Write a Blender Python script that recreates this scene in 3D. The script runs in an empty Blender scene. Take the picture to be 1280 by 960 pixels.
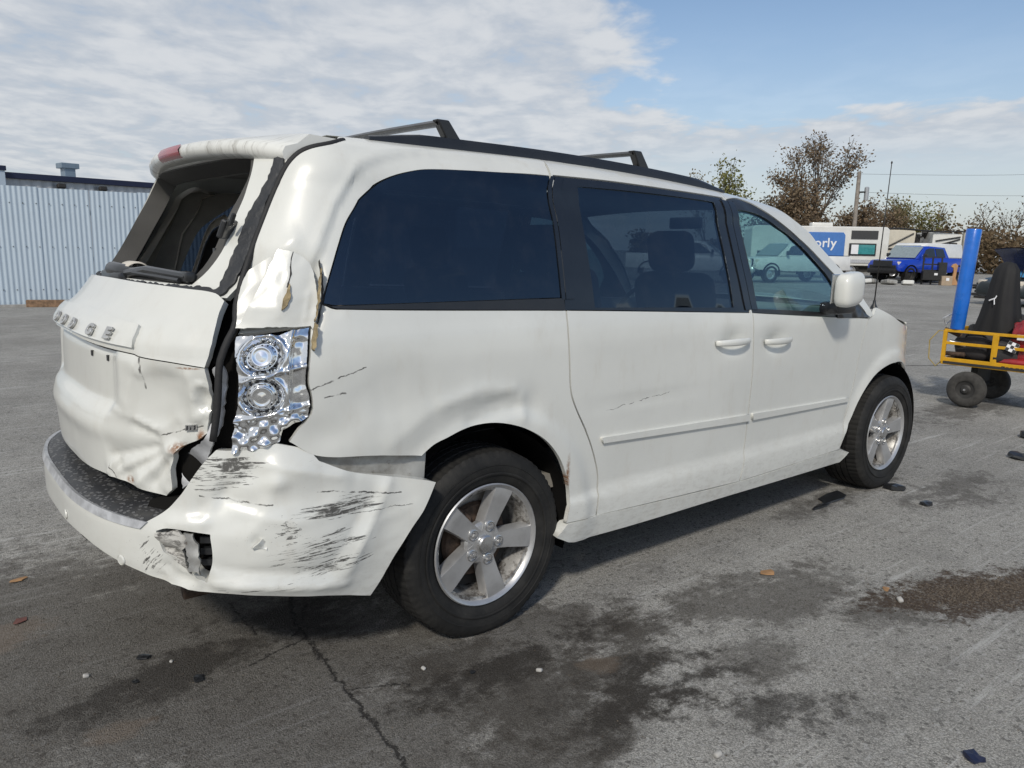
import bpy, bmesh, math, random
import numpy as np
from mathutils import Vector, Matrix, Euler
from mathutils.geometry import delaunay_2d_cdt
R=math.radians; PI=math.pi
random.seed(7); rng=np.random.default_rng(7)
sc=bpy.context.scene; COL=sc.collection
# ------------------------------------------------------------------ camera
cam=bpy.data.cameras.new('camera'); camo=bpy.data.objects.new('camera',cam); COL.objects.link(camo)
YAW,PITCH,ROLL=0.89159,-0.17628,0.01943
CAMP=Vector((-1.6309,-3.0659,1.4348))
d=Vector((math.cos(PITCH)*math.cos(YAW),math.cos(PITCH)*math.sin(YAW),math.sin(PITCH)))
r_=d.cross(Vector((0,0,1))).normalized(); u_=r_.cross(d)
r2=math.cos(ROLL)*r_+math.sin(ROLL)*u_; u2=-math.sin(ROLL)*r_+math.cos(ROLL)*u_
camo.matrix_world=Matrix(((r2.x,u2.x,-d.x,CAMP.x),(r2.y,u2.y,-d.y,CAMP.y),(r2.z,u2.z,-d.z,CAMP.z),(0,0,0,1)))
cam.sensor_fit='HORIZONTAL'; cam.sensor_width=36; cam.lens=36*959.26/1280; cam.clip_start=.05; cam.clip_end=3000
sc.camera=camo
# ------------------------------------------------------------------ light
sc.view_settings.view_transform='Standard'; sc.view_settings.look='None'; sc.view_settings.exposure=EXPO=0.27; sc.view_settings.gamma=1
SUN_EL=R(40); SUN_TO=Vector((-.77,-.64,0)).normalized()
sun=bpy.data.lights.new('sun','SUN'); sun.energy=2.0; sun.angle=R(5); sun.color=(1,.94,.84)
suno=bpy.data.objects.new('sun',sun); COL.objects.link(suno)
sd=Vector((SUN_TO.x*math.cos(SUN_EL),SUN_TO.y*math.cos(SUN_EL),math.sin(SUN_EL)))
suno.rotation_euler=sd.to_track_quat('Z','Y').to_euler(); suno.location=(0,0,30)
w=bpy.data.worlds.new('World'); sc.world=w; w.use_nodes=True
def world():
    nt=w.node_tree; N=nt.nodes; L=nt.links; N.clear()
    def n(t,**k):
        x=N.new(t)
        for a,b in k.items(): setattr(x,a,b)
        return x
    def m(op,a,b=None,c=None):
        x=n('ShaderNodeMath',operation=op)
        for i,q in enumerate((a,b,c)):
            if q is None: continue
            if isinstance(q,(int,float)): x.inputs[i].default_value=q
            else: L.new(q,x.inputs[i])
        return x.outputs[0]
    def ramp(x,a,b):
        q=n('ShaderNodeMapRange',interpolation_type='SMOOTHSTEP'); L.new(x,q.inputs[0]); q.inputs[1].default_value=a; q.inputs[2].default_value=b
        return q.outputs[0]
    sky=n('ShaderNodeTexSky',sky_type='NISHITA'); sky.sun_disc=False; sky.sun_elevation=SUN_EL; sky.sun_rotation=math.atan2(SUN_TO.x,SUN_TO.y)
    sky.air_density=1.0; sky.dust_density=1.2; sky.ozone_density=1.5
    tc=n('ShaderNodeTexCoord'); sx=n('ShaderNodeSeparateXYZ'); L.new(tc.outputs['Generated'],sx.inputs[0])
    x,y,z=sx.outputs; zz=m('ADD',m('MAXIMUM',z,0),.085)
    px=m('DIVIDE',x,zz); py=m('DIVIDE',y,zz)
    # cloud sheet coordinates: along / across the bands
    rx,ry=r_.x,r_.y
    a=m('ADD',m('MULTIPLY',px,rx),m('MULTIPLY',py,ry)); b=m('ADD',m('MULTIPLY',px,-ry),m('MULTIPLY',py,rx))
    cv=n('ShaderNodeCombineXYZ'); L.new(a,cv.inputs[0]); L.new(b,cv.inputs[1])
    def noise(sc_,det,rough,sx_=1,sy_=1,dist=0,rot=0):
        mp=n('ShaderNodeMapping'); L.new(cv.outputs[0],mp.inputs[0]); mp.inputs['Scale'].default_value=(sx_,sy_,1); mp.inputs['Rotation'].default_value=(0,0,rot)
        t=n('ShaderNodeTexNoise'); L.new(mp.outputs[0],t.inputs['Vector']); t.inputs['Scale'].default_value=sc_; t.inputs['Detail'].default_value=det; t.inputs['Roughness'].default_value=rough; t.inputs['Distortion'].default_value=dist
        return t.outputs['Fac']
    big=noise(.5,4,.5,1,.7,rot=.3); mid=noise(2.3,6,.55,1.25,1.0,.4,rot=.2); fine=noise(7.0,4,.55,1.3,1.0)
    dr=m('ADD',m('MULTIPLY',x,rx),m('MULTIPLY',y,ry))
    dr=m('ADD',dr,m('MULTIPLY',m('SUBTRACT',big,.5),.45))
    blue=m('MULTIPLY',ramp(dr,.0,.26),ramp(m('ADD',z,m('MULTIPLY',m('SUBTRACT',big,.5),.10)),.13,.20))
    dens=m('ADD',m('MULTIPLY',mid,.75),m('MULTIPLY',fine,.25))
    cov=ramp(m('SUBTRACT',dens,m('MULTIPLY',blue,.42)),.20,.46)
    veil=m('MULTIPLY',ramp(z,.30,.0),.55)
    cov=m('MAXIMUM',m('MULTIPLY',cov,.93),veil)
    lit=ramp(dens,.40,.62)
    calm=m('MULTIPLY',ramp(dr,.02,.30),ramp(z,.15,.08))
    cov=m('ADD',m('MULTIPLY',cov,m('SUBTRACT',1.,calm)),m('MULTIPLY',calm,.62)); lit=m('ADD',m('MULTIPLY',lit,m('SUBTRACT',1.,calm)),m('MULTIPLY',calm,.30))
    cc=n('ShaderNodeMix',data_type='RGBA'); L.new(lit,cc.inputs[0])
    cc.inputs['A'].default_value=(4.3,4.65,5.15,1); cc.inputs['B'].default_value=(5.7,5.85,6.05,1)
    mx=n('ShaderNodeMix',data_type='RGBA'); L.new(cov,mx.inputs[0]); L.new(sky.outputs[0],mx.inputs['A']); L.new(cc.outputs['Result'],mx.inputs['B'])
    bg=n('ShaderNodeBackground'); bg.inputs[1].default_value=.10; L.new(mx.outputs['Result'],bg.inputs[0])
    out=n('ShaderNodeOutputWorld'); L.new(bg.outputs[0],out.inputs[0])
world()
# ------------------------------------------------------------------ node helpers
class NT:
    def __init__(s,name):
        s.M=bpy.data.materials.new(name); s.M.use_nodes=True; s.t=s.M.node_tree; s.N=s.t.nodes; s.L=s.t.links
        s.N.clear(); s.out=s.N.new('ShaderNodeOutputMaterial')
    def n(s,t,**k):
        x=s.N.new(t)
        for a,b in k.items(): setattr(x,a,b)
        return x
    def set(s,inp,q):
        if q is None: return
        if isinstance(q,(int,float)): inp.default_value=q
        elif isinstance(q,tuple): inp.default_value=q if len(q)==len(inp.default_value) else tuple(q)+(1,)
        else: s.L.new(q,inp)
    def m(s,op,a,b=None,c=None,clamp=False):
        x=s.n('ShaderNodeMath',operation=op,use_clamp=clamp)
        for i,q in enumerate((a,b,c)): s.set(x.inputs[i],q)
        return x.outputs[0]
    def ramp(s,x,a,b,lo=0.,hi=1.):
        q=s.n('ShaderNodeMapRange',interpolation_type='SMOOTHSTEP'); s.L.new(x,q.inputs[0])
        for i,v in enumerate((a,b,lo,hi)): q.inputs[i+1].default_value=v
        return q.outputs[0]
    def mix(s,f,a,b,mode='MIX'):
        x=s.n('ShaderNodeMix',data_type='RGBA',blend_type=mode); s.set(x.inputs[0],f); s.set(x.inputs['A'],a); s.set(x.inputs['B'],b)
        return x.outputs['Result']
    def coord(s,kind='Object',scale=None,rot=None,loc=None):
        t=s.n('ShaderNodeTexCoord'); o=t.outputs[kind]
        if scale or rot or loc:
            mp=s.n('ShaderNodeMapping'); s.L.new(o,mp.inputs[0])
            if scale: mp.inputs['Scale'].default_value=scale
            if rot: mp.inputs['Rotation'].default_value=rot
            if loc: mp.inputs['Location'].default_value=loc
            o=mp.outputs[0]
        return o
    def noise(s,vec,scale,det=4,rough=.5,dist=0,col=False):
        t=s.n('ShaderNodeTexNoise'); s.L.new(vec,t.inputs['Vector']); t.inputs['Scale'].default_value=scale; t.inputs['Detail'].default_value=det; t.inputs['Roughness'].default_value=rough; t.inputs['Distortion'].default_value=dist
        return t.outputs['Color' if col else 'Fac']
    def vor(s,vec,scale,out='Distance',feature='F1'):
        t=s.n('ShaderNodeTexVoronoi',feature=feature); s.L.new(vec,t.inputs['Vector']); t.inputs['Scale'].default_value=scale
        return t.outputs[out]
    def sep(s,vec):
        x=s.n('ShaderNodeSeparateXYZ'); s.L.new(vec,x.inputs[0]); return x.outputs
    def comb(s,a,b,c=0.):
        x=s.n('ShaderNodeCombineXYZ'); s.set(x.inputs[0],a); s.set(x.inputs[1],b); s.set(x.inputs[2],c); return x.outputs[0]
    def bump(s,h,strength=.3,dist=.01,nrm=None):
        b=s.n('ShaderNodeBump'); b.inputs['Strength'].default_value=strength; b.inputs['Distance'].default_value=dist; s.L.new(h,b.inputs['Height'])
        if nrm is not None: s.L.new(nrm,b.inputs['Normal'])
        return b.outputs[0]
    def bsdf(s,col,rough=.5,metal=0.,nrm=None,coat=0.,spec=.5,emis=None,coatr=.05):
        b=s.n('ShaderNodeBsdfPrincipled'); s.set(b.inputs['Base Color'],col); s.set(b.inputs['Roughness'],rough); s.set(b.inputs['Metallic'],metal)
        b.inputs['Coat Weight'].default_value=coat; b.inputs['Coat Roughness'].default_value=coatr; b.inputs['Specular IOR Level'].default_value=spec
        if nrm is not None: s.L.new(nrm,b.inputs['Normal'])
        s.L.new(b.outputs[0],s.out.inputs[0]); return b
    def ell(s,X,Y,cx,cy,rx,ry,ang=0.,soft=.5):      # 1 inside an ellipse, 0 outside
        dx=s.m('SUBTRACT',X,cx); dy=s.m('SUBTRACT',Y,cy); c,q=math.cos(ang),math.sin(ang)
        a=s.m('ADD',s.m('MULTIPLY',dx,c/rx),s.m('MULTIPLY',dy,q/rx)); b=s.m('ADD',s.m('MULTIPLY',dx,-q/ry),s.m('MULTIPLY',dy,c/ry))
        return s.ramp(s.m('SQRT',s.m('ADD',s.m('MULTIPLY',a,a),s.m('MULTIPLY',b,b))),1-soft,1+soft,1.,0.)
    def seg(s,X,Y,p,q,wd):                           # 1 on a line segment
        ax,ay=p; bx,by=q; ex,ey=bx-ax,by-ay; l2=ex*ex+ey*ey
        dx=s.m('SUBTRACT',X,ax); dy=s.m('SUBTRACT',Y,ay)
        t=s.m('DIVIDE',s.m('ADD',s.m('MULTIPLY',dx,ex),s.m('MULTIPLY',dy,ey)),l2,clamp=True)
        fx=s.m('SUBTRACT',dx,s.m('MULTIPLY',t,ex)); fy=s.m('SUBTRACT',dy,s.m('MULTIPLY',t,ey))
        return s.ramp(s.m('SQRT',s.m('ADD',s.m('MULTIPLY',fx,fx),s.m('MULTIPLY',fy,fy))),wd*.4,wd,1.,0.)
    def mx(s,l):
        o=l[0]
        for q in l[1:]: o=s.m('MAXIMUM',o,q)
        return o
def simple(name,col,rough=.5,metal=0.,coat=0.,var=.12,scale=8.,bump=0.,spec=.5,bscale=None):
    t=NT(name); v=t.coord(); f=t.noise(v,scale,5,.6)
    c=t.mix(t.ramp(f,.3,.7),tuple(max(0,x*(1-var)) for x in col)+(1,),tuple(min(1,x*(1+var)) for x in col)+(1,))
    nm=t.bump(t.noise(v,bscale or scale*12,4),bump,.004) if bump else None
    t.bsdf(c,t.ramp(f,.2,.8,max(.02,rough-.06),min(1,rough+.06)),metal,nm,coat,spec); return t.M
# ---- body surface of the van: X forward, Y left, Z up; rear axle at X=0 (metres) ----
def spl(tab):
    xs=np.array([a for a,b in tab],float); ys=np.array([b for a,b in tab],float)
    d=np.diff(ys)/np.diff(xs); m=np.zeros(len(xs)); m[0]=d[0]; m[-1]=d[-1]
    for i in range(1,len(xs)-1):
        m[i]=0 if d[i-1]*d[i]<=0 else 2*d[i-1]*d[i]/(d[i-1]+d[i])
    def f(x):
        x=np.clip(np.asarray(x,float),xs[0],xs[-1]); i=np.clip(np.searchsorted(xs,x)-1,0,len(xs)-2)
        h=xs[i+1]-xs[i]; t=(x-xs[i])/h
        return ((1+2*t)*(1-t)**2*ys[i]+t*(1-t)**2*h*m[i]+t*t*(3-2*t)*ys[i+1]+t*t*(t-1)*h*m[i+1])
    return f
def sst(a,b,x):
    t=np.clip((np.asarray(x,float)-a)/(b-a),0,1); return t*t*(3-2*t)
Wf=spl([(.10,.875),(.2,.90),(.27,.93),(.36,.945),(.435,.947),(.465,.936),(.55,.940),(.70,.950),(.90,.957),(1.05,.955),(1.14,.946),(1.19,.932),(1.30,.905),(1.45,.862),(1.60,.812),(1.64,.798)])
Rf=spl([(.1,1.05),(.55,1.15),(.70,1.18),(.82,1.185),(.95,1.175),(1.07,1.17),(1.15,1.135),(1.21,1.07),(1.62,.80),(1.80,.70)])
V1=1.62; QL=.26; WR=.18; ZR=.168
C0,C1=.45,2.95; NR,NF=2.8,2.5; LR,LF=1.35,1.40
def _tab(n,a,b):
    t=np.linspace(0,np.pi/2,800); c=np.maximum(np.cos(t),0)**(2/n)*b; s=np.sin(t)**(2/n)*a
    l=np.concatenate([[0],np.cumsum(np.hypot(np.diff(c),np.diff(s)))]); return l/l[-1],t
TR=_tab(NR,.62,.95); TF=_tab(NF,.95,.93)
def topdrop(x): return .030*np.maximum(0,x-.2)**2+.012*np.maximum(0,-x-.2)**2
def S0(s,v):
    s=np.asarray(s,float); v=np.asarray(v,float)
    lf=s<-C0-LR; s=np.where(lf,-2*(C0+LR)-s,s); sg=np.where(lf,-1.,1.)
    a=np.clip((v-V1)/QL,0,1)*np.pi/2
    z=np.where(v<V1,v,V1+ZR*np.sin(a)); W=np.where(v<V1,Wf(np.minimum(v,V1)),Wf(V1)-WR*(1-np.cos(a)))
    R=Rf(z)
    x=np.clip(s,-C0,C1); y=-W
    tr=np.interp(np.clip((-C0-s)/LR,0,1),*TR); tf=np.interp(np.clip((s-C1)/LF,0,1),*TF)
    x=np.where(s<-C0,-C0-(R-C0)*np.sin(tr)**(2/NR),x); y=np.where(s<-C0,-W*np.maximum(np.cos(tr),0)**(2/NR),y)
    nose=.93-.10*sst(.75,1.1,z)-.05*sst(.4,.2,z)
    x=np.where(s>C1,C1+nose*np.sin(tf)**(2/NF),x); y=np.where(s>C1,-W*np.maximum(np.cos(tf),0)**(2/NF),y)
    y=y*(1-.035*(np.clip(x-.8,0,3)/2.2)**2)
    z=z-topdrop(x)*sst(1.0,1.7,z)
    for wx in (0,3.078):   # wheel arch flare
        r=np.hypot(x-wx,z-.36); y=y-.014*(1-sst(.46,.53,r))*sst(.15,.3,z)
    return np.stack([x,y*sg,z],-1)
def nrm(f,s,v,e=2e-3):
    a=f(s+e,v)-f(s-e,v); b=f(s,v+e)-f(s,v-e); n=np.cross(a,b); return n/(np.linalg.norm(n,axis=-1,keepdims=True)+1e-12)

# ---- rear bumper cover surface ----
RBf=spl([(.15,1.12),(.24,1.18),(.30,1.215),(.40,1.235),(.50,1.245),(.57,1.245),(.66,1.22)])
WBf=spl([(.15,.90),(.24,.935),(.30,.955),(.45,.965),(.57,.96),(.70,.955),(.85,.93)])
NB=2.9
TB=_tab(NB,.75,.96)
def SB(s,v):
    s=np.asarray(s,float); v=np.asarray(v,float)
    lf=s<-C0-LR; s=np.where(lf,-2*(C0+LR)-s,s); sg=np.where(lf,-1.,1.)
    W=WBf(v); R=RBf(v)
    tr=np.interp(np.clip((-C0-s)/LR,0,1),*TB)
    x=np.where(s<-C0,-C0-(R-C0)*np.sin(tr)**(2/NB),np.clip(s,-C0,9)); y=np.where(s<-C0,-W*np.maximum(np.cos(tr),0)**(2/NB),-W)
    return np.stack([x,y*sg,v+0*s],-1)
# panel outlines on the body surfaces, (along, height) in metres
DATA={
 'q_gap':[(-0.565, 1.769), (-0.765, 1.729), (-0.851, 1.677), (-0.883, 1.603), (-0.905, 1.517), (-0.918, 1.432), (-0.92, 1.337), (-0.908, 1.256), (-0.881, 1.185)],
 'lampcut':[(-0.879, 1.18), (-0.757, 1.189), (-0.667, 1.192), (-0.661, 1.113), (-0.665, 1.023), (-0.657, 0.981), (-0.66, 0.931), (-0.693, 0.89), (-0.717, 0.851)],
 'q_low':[(-0.645, 0.797), (-0.498, 0.773), (-0.31, 0.743)],
 'arch':[(-0.31, 0.743), (-0.262, 0.775), (-0.209, 0.793), (-0.145, 0.813), (-0.078, 0.821), (-0.008, 0.818), (0.066, 0.802), (0.143, 0.773), (0.225, 0.725), (0.282, 0.672), (0.325, 0.613), (0.358, 0.542), (0.377, 0.472), (0.365, 0.411), (0.356, 0.363)],
 'q_bot':[(0.539, 0.353)],
 'cut1':[(0.539, 0.353), (0.547, 0.438), (0.546, 0.521), (0.511, 0.62), (0.455, 0.728), (0.394, 0.826), (0.364, 0.893), (0.352, 1.017), (0.347, 1.139), (0.356, 1.245), (0.365, 1.376), (0.377, 1.527), (0.377, 1.662), (0.398, 1.753)],
 'cut2':[(1.542, 0.317), (1.568, 0.484), (1.563, 0.688), (1.56, 0.886), (1.55, 1.041), (1.547, 1.153), (1.537, 1.285), (1.53, 1.453), (1.532, 1.616), (1.533, 1.74)],
 'fcut':[(2.524, 0.327), (2.553, 0.473), (2.586, 0.611), (2.609, 0.749), (2.629, 0.887), (2.665, 0.999), (2.693, 1.071)],
 'sd_bot':[(0.539, 0.353), (0.808, 0.347), (1.137, 0.334), (1.542, 0.317)],
 'fd_bot':[(1.542, 0.317), (2.025, 0.313), (2.524, 0.327)],
 'qwin_out':[(-0.638, 1.257), (-0.635, 1.285), (-0.615, 1.354), (-0.581, 1.436), (-0.541, 1.502), (-0.479, 1.555), (-0.426, 1.596), (-0.378, 1.63), (-0.323, 1.656), (-0.258, 1.677), (-0.179, 1.694), (-0.012, 1.705), (0.197, 1.712), (0.384, 1.715)],
 'qwin_bot':[(0.348, 1.204), (-0.592, 1.241)],
 'sd_win':[(0.401, 1.717), (0.709, 1.725), (1.123, 1.734), (1.513, 1.752)],
 'sd_win2':[(1.529, 1.158), (0.348, 1.204)],
 'sd_glass':[(0.521, 1.68), (0.886, 1.692), (1.416, 1.711), (1.413, 1.465), (1.411, 1.189), (0.511, 1.211), (0.515, 1.471)],
 'fd_win':[(1.539, 1.746), (1.67, 1.781), (1.759, 1.769), (1.846, 1.73), (1.945, 1.687), (2.205, 1.581), (2.439, 1.394), (2.586, 1.221), (2.703, 1.081)],
 'fd_win2':[(2.2, 1.113), (1.549, 1.157)],
 'fd_glass':[(1.597, 1.695), (1.715, 1.7), (1.814, 1.688), (1.932, 1.65), (2.071, 1.607), (2.198, 1.53), (2.324, 1.413), (2.397, 1.285), (2.372, 1.129), (1.968, 1.159), (1.602, 1.178), (1.598, 1.458)],
 'apillar':[(1.603, 1.825), (1.721, 1.825), (1.869, 1.825), (2.1, 1.832), (2.126, 1.721), (2.267, 1.656), (2.484, 1.493), (2.588, 1.376), (2.689, 1.215)],
 'ftop':[(2.689, 1.215), (2.805, 1.161), (2.959, 1.105), (3.14, 1.037), (3.375, 0.98)],
 'farch':[(2.524, 0.327), (2.563, 0.403), (2.613, 0.491), (2.665, 0.585), (2.74, 0.672), (2.831, 0.735), (2.943, 0.773), (3.054, 0.788), (3.19, 0.779), (3.376, 0.695), (3.406, 0.633)],
 'sill':[(0.312, 0.315), (2.6, 0.266)],
 'silltop':[(0.356, 0.363), (2.532, 0.311)],
 'mould_sd':[(0.539, 0.69), (1.563, 0.66), (1.571, 0.622), (0.551, 0.661)],
 'mould_fd':[(1.589, 0.66), (2.551, 0.632), (2.55, 0.606), (1.598, 0.623)],
 'handle_sd':[(1.244, 1.033), (1.519, 1.016)],
 'handle_fd':[(1.619, 1.014), (1.891, 1.001)],
 'lamp':[(-0.868, 1.168), (-0.812, 1.169), (-0.749, 1.172), (-0.721, 1.182), (-0.671, 1.19), (-0.665, 1.112), (-0.669, 1.023), (-0.661, 0.982), (-0.664, 0.922), (-0.697, 0.905), (-0.729, 0.888), (-0.738, 0.853), (-0.771, 0.84), (-0.813, 0.83), (-0.86, 0.825), (-0.857, 0.899), (-0.845, 0.972), (-0.841, 1.045)],
 'lampf':[(-0.783, 1.112), (-0.782, 0.995), (-0.807, 0.869), (-0.718, 1.155), (-0.714, 0.931), (-0.84, 1.049), (-0.674, 1.053)],
 'flap':[(-0.881, 1.185), (-0.908, 1.256), (-0.919, 1.321), (-0.907, 1.354), (-0.826, 1.417), (-0.805, 1.403), (-0.798, 1.327), (-0.748, 1.246), (-0.763, 1.23), (-0.808, 1.208)],
 'flap2':[(-0.819, 1.414), (-0.746, 1.403), (-0.695, 1.375), (-0.672, 1.328), (-0.651, 1.233), (-0.658, 1.182), (-0.669, 1.192), (-0.757, 1.189), (-0.881, 1.185)],
 'qdent':[(0.129, 0.902), (-0.205, 0.827), (0.072, 0.923), (0.311, 0.82), (-0.567, 1.039), (-0.443, 1.103)],
 'qscr':[(-0.582, 1.05), (-0.58, 0.947), (-0.544, 1.025)],
 'sdscr':[(0.571, 0.819), (1.024, 0.795)],
 'h_brow_bot':[(-1.91, 1.112), (-1.449, 1.107), (-1.182, 1.1), (-1.158, 1.095), (-1.03, 1.087), (-0.929, 1.076)],
 'h_brow_r':[(-0.929, 1.076), (-0.922, 1.144), (-0.943, 1.21), (-0.943, 1.258)],
 'h_brow_top':[(-0.968, 1.278), (-1.099, 1.283), (-1.284, 1.29), (-1.698, 1.293), (-2.296, 1.287)],
 'garnish':[(-2.266, 1.185), (-1.579, 1.179), (-1.266, 1.171), (-1.223, 1.16), (-1.179, 1.1), (-1.449, 1.107), (-1.91, 1.112)],
 'h_low_r':[(-0.929, 1.076), (-0.923, 1.041), (-0.92, 0.99), (-0.928, 0.924), (-0.934, 0.878), (-0.961, 0.856), (-1.018, 0.83), (-1.035, 0.811), (-1.051, 0.777), (-1.056, 0.732), (-1.059, 0.691), (-1.087, 0.666)],
 'h_low_b':[(-1.087, 0.666), (-1.142, 0.67), (-1.215, 0.681), (-1.279, 0.69), (-1.365, 0.694), (-1.65, 0.681), (-2.089, 0.68)],
 'recess':[(-2.086, 1.064), (-2.083, 0.87), (-1.573, 0.907), (-1.302, 0.915), (-1.18, 0.924), (-0.99, 1.066)],
 'hfeat':[(-0.957, 0.981), (-0.981, 0.895), (-1.113, 0.886), (-1.032, 0.819), (-1.411, 1.055), (-1.305, 1.049), (-1.247, 0.728), (-1.009, 1.492)],
 'letters':[(-2.026, 1.136), (-1.862, 1.144), (-1.7, 1.149), (-1.475, 1.147), (-1.331, 1.144)],
 'winopen':[(-1.094, 1.7), (-1.075, 1.653), (-1.082, 1.593), (-1.101, 1.539), (-1.106, 1.463), (-1.109, 1.408), (-1.125, 1.364), (-1.154, 1.329)],
 'trimout':[(-1.047, 1.69), (-1.044, 1.592), (-1.054, 1.515), (-1.053, 1.426), (-1.083, 1.355), (-1.128, 1.316)],
 'frameout':[(-0.954, 1.684), (-0.979, 1.591), (-0.988, 1.505), (-0.99, 1.42), (-0.993, 1.348), (-1.005, 1.296), (-1.029, 1.293)],
 'ureth':[(-0.872, 1.65), (-0.908, 1.566), (-0.923, 1.48), (-0.933, 1.396), (-0.942, 1.325), (-0.971, 1.283), (-1.011, 1.279), (-1.103, 1.288), (-1.294, 1.297), (-1.721, 1.301), (-2.296, 1.287)],
 'winbot':[(-1.128, 1.316), (-1.328, 1.321), (-1.786, 1.321), (-2.296, 1.3)],
 'b_out':[(-0.277, 0.657), (-0.309, 0.668), (-0.551, 0.732), (-0.649, 0.782), (-0.672, 0.821), (-0.756, 0.847), (-0.789, 0.836), (-0.88, 0.832), (-0.913, 0.835), (-0.948, 0.8), (-0.985, 0.753), (-1.024, 0.698), (-1.072, 0.646)],
 'b_r':[(-0.278, 0.643), (-0.317, 0.581), (-0.366, 0.514), (-0.429, 0.428), (-0.467, 0.359), (-0.501, 0.308)],
 'b_bot':[(-0.501, 0.305), (-0.657, 0.355), (-0.868, 0.401), (-1.005, 0.413), (-1.111, 0.445), (-1.307, 0.479), (-1.471, 0.495), (-1.733, 0.488)],
 'b_chr':[(-1.168, 0.591), (-1.297, 0.601), (-1.433, 0.609), (-1.662, 0.614), (-1.887, 0.622)],
 'b_hole':[(-1.082, 0.591), (-1.049, 0.602), (-0.981, 0.597), (-0.931, 0.588), (-0.927, 0.534), (-0.931, 0.495), (-0.949, 0.439), (-0.975, 0.454), (-1.017, 0.5), (-1.062, 0.528)],
 'b_scr':[(-0.892, 0.767), (-0.602, 0.614), (-0.655, 0.497), (-0.756, 0.542), (-0.579, 0.673), (-0.7, 0.767), (-0.478, 0.661), (-1.203, 0.529), (-1.405, 0.557), (-1.117, 0.457), (-0.656, 0.378)],
 'b_strip':[(-0.641, 0.792), (-0.311, 0.738), (-0.312, 0.673), (-0.546, 0.732)],
 'fh':[(-1.161, 1.092), (-1.157, 1.054), (-0.98, 1.067), (-0.976, 0.898), (-1.047, 1.011), (-1.203, 0.906), (-1.094, 0.873), (-1.031, 0.833), (-1.365, 0.694), (-1.215, 0.681), (-1.086, 0.671), (-1.362, 0.702), (-1.297, 0.758), (-1.246, 0.712), (-1.254, 0.954), (-1.33, 0.848), (-1.158, 0.781)],
 'fb':[(-0.803, 0.792), (-0.923, 0.723), (-0.892, 0.767), (-0.769, 0.73), (-0.432, 0.705), (-0.587, 0.395), (-0.939, 0.46), (-0.573, 0.396), (-0.607, 0.691), (-0.651, 0.496), (-0.756, 0.542), (-0.86, 0.627)],
 'fq':[(-0.456, 0.781), (-0.252, 0.907), (-0.07, 0.943), (0.11, 0.925), (-0.125, 0.837), (0.128, 0.852), (0.122, 0.81), (0.109, 0.978), (-0.329, 0.816)],
}
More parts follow.
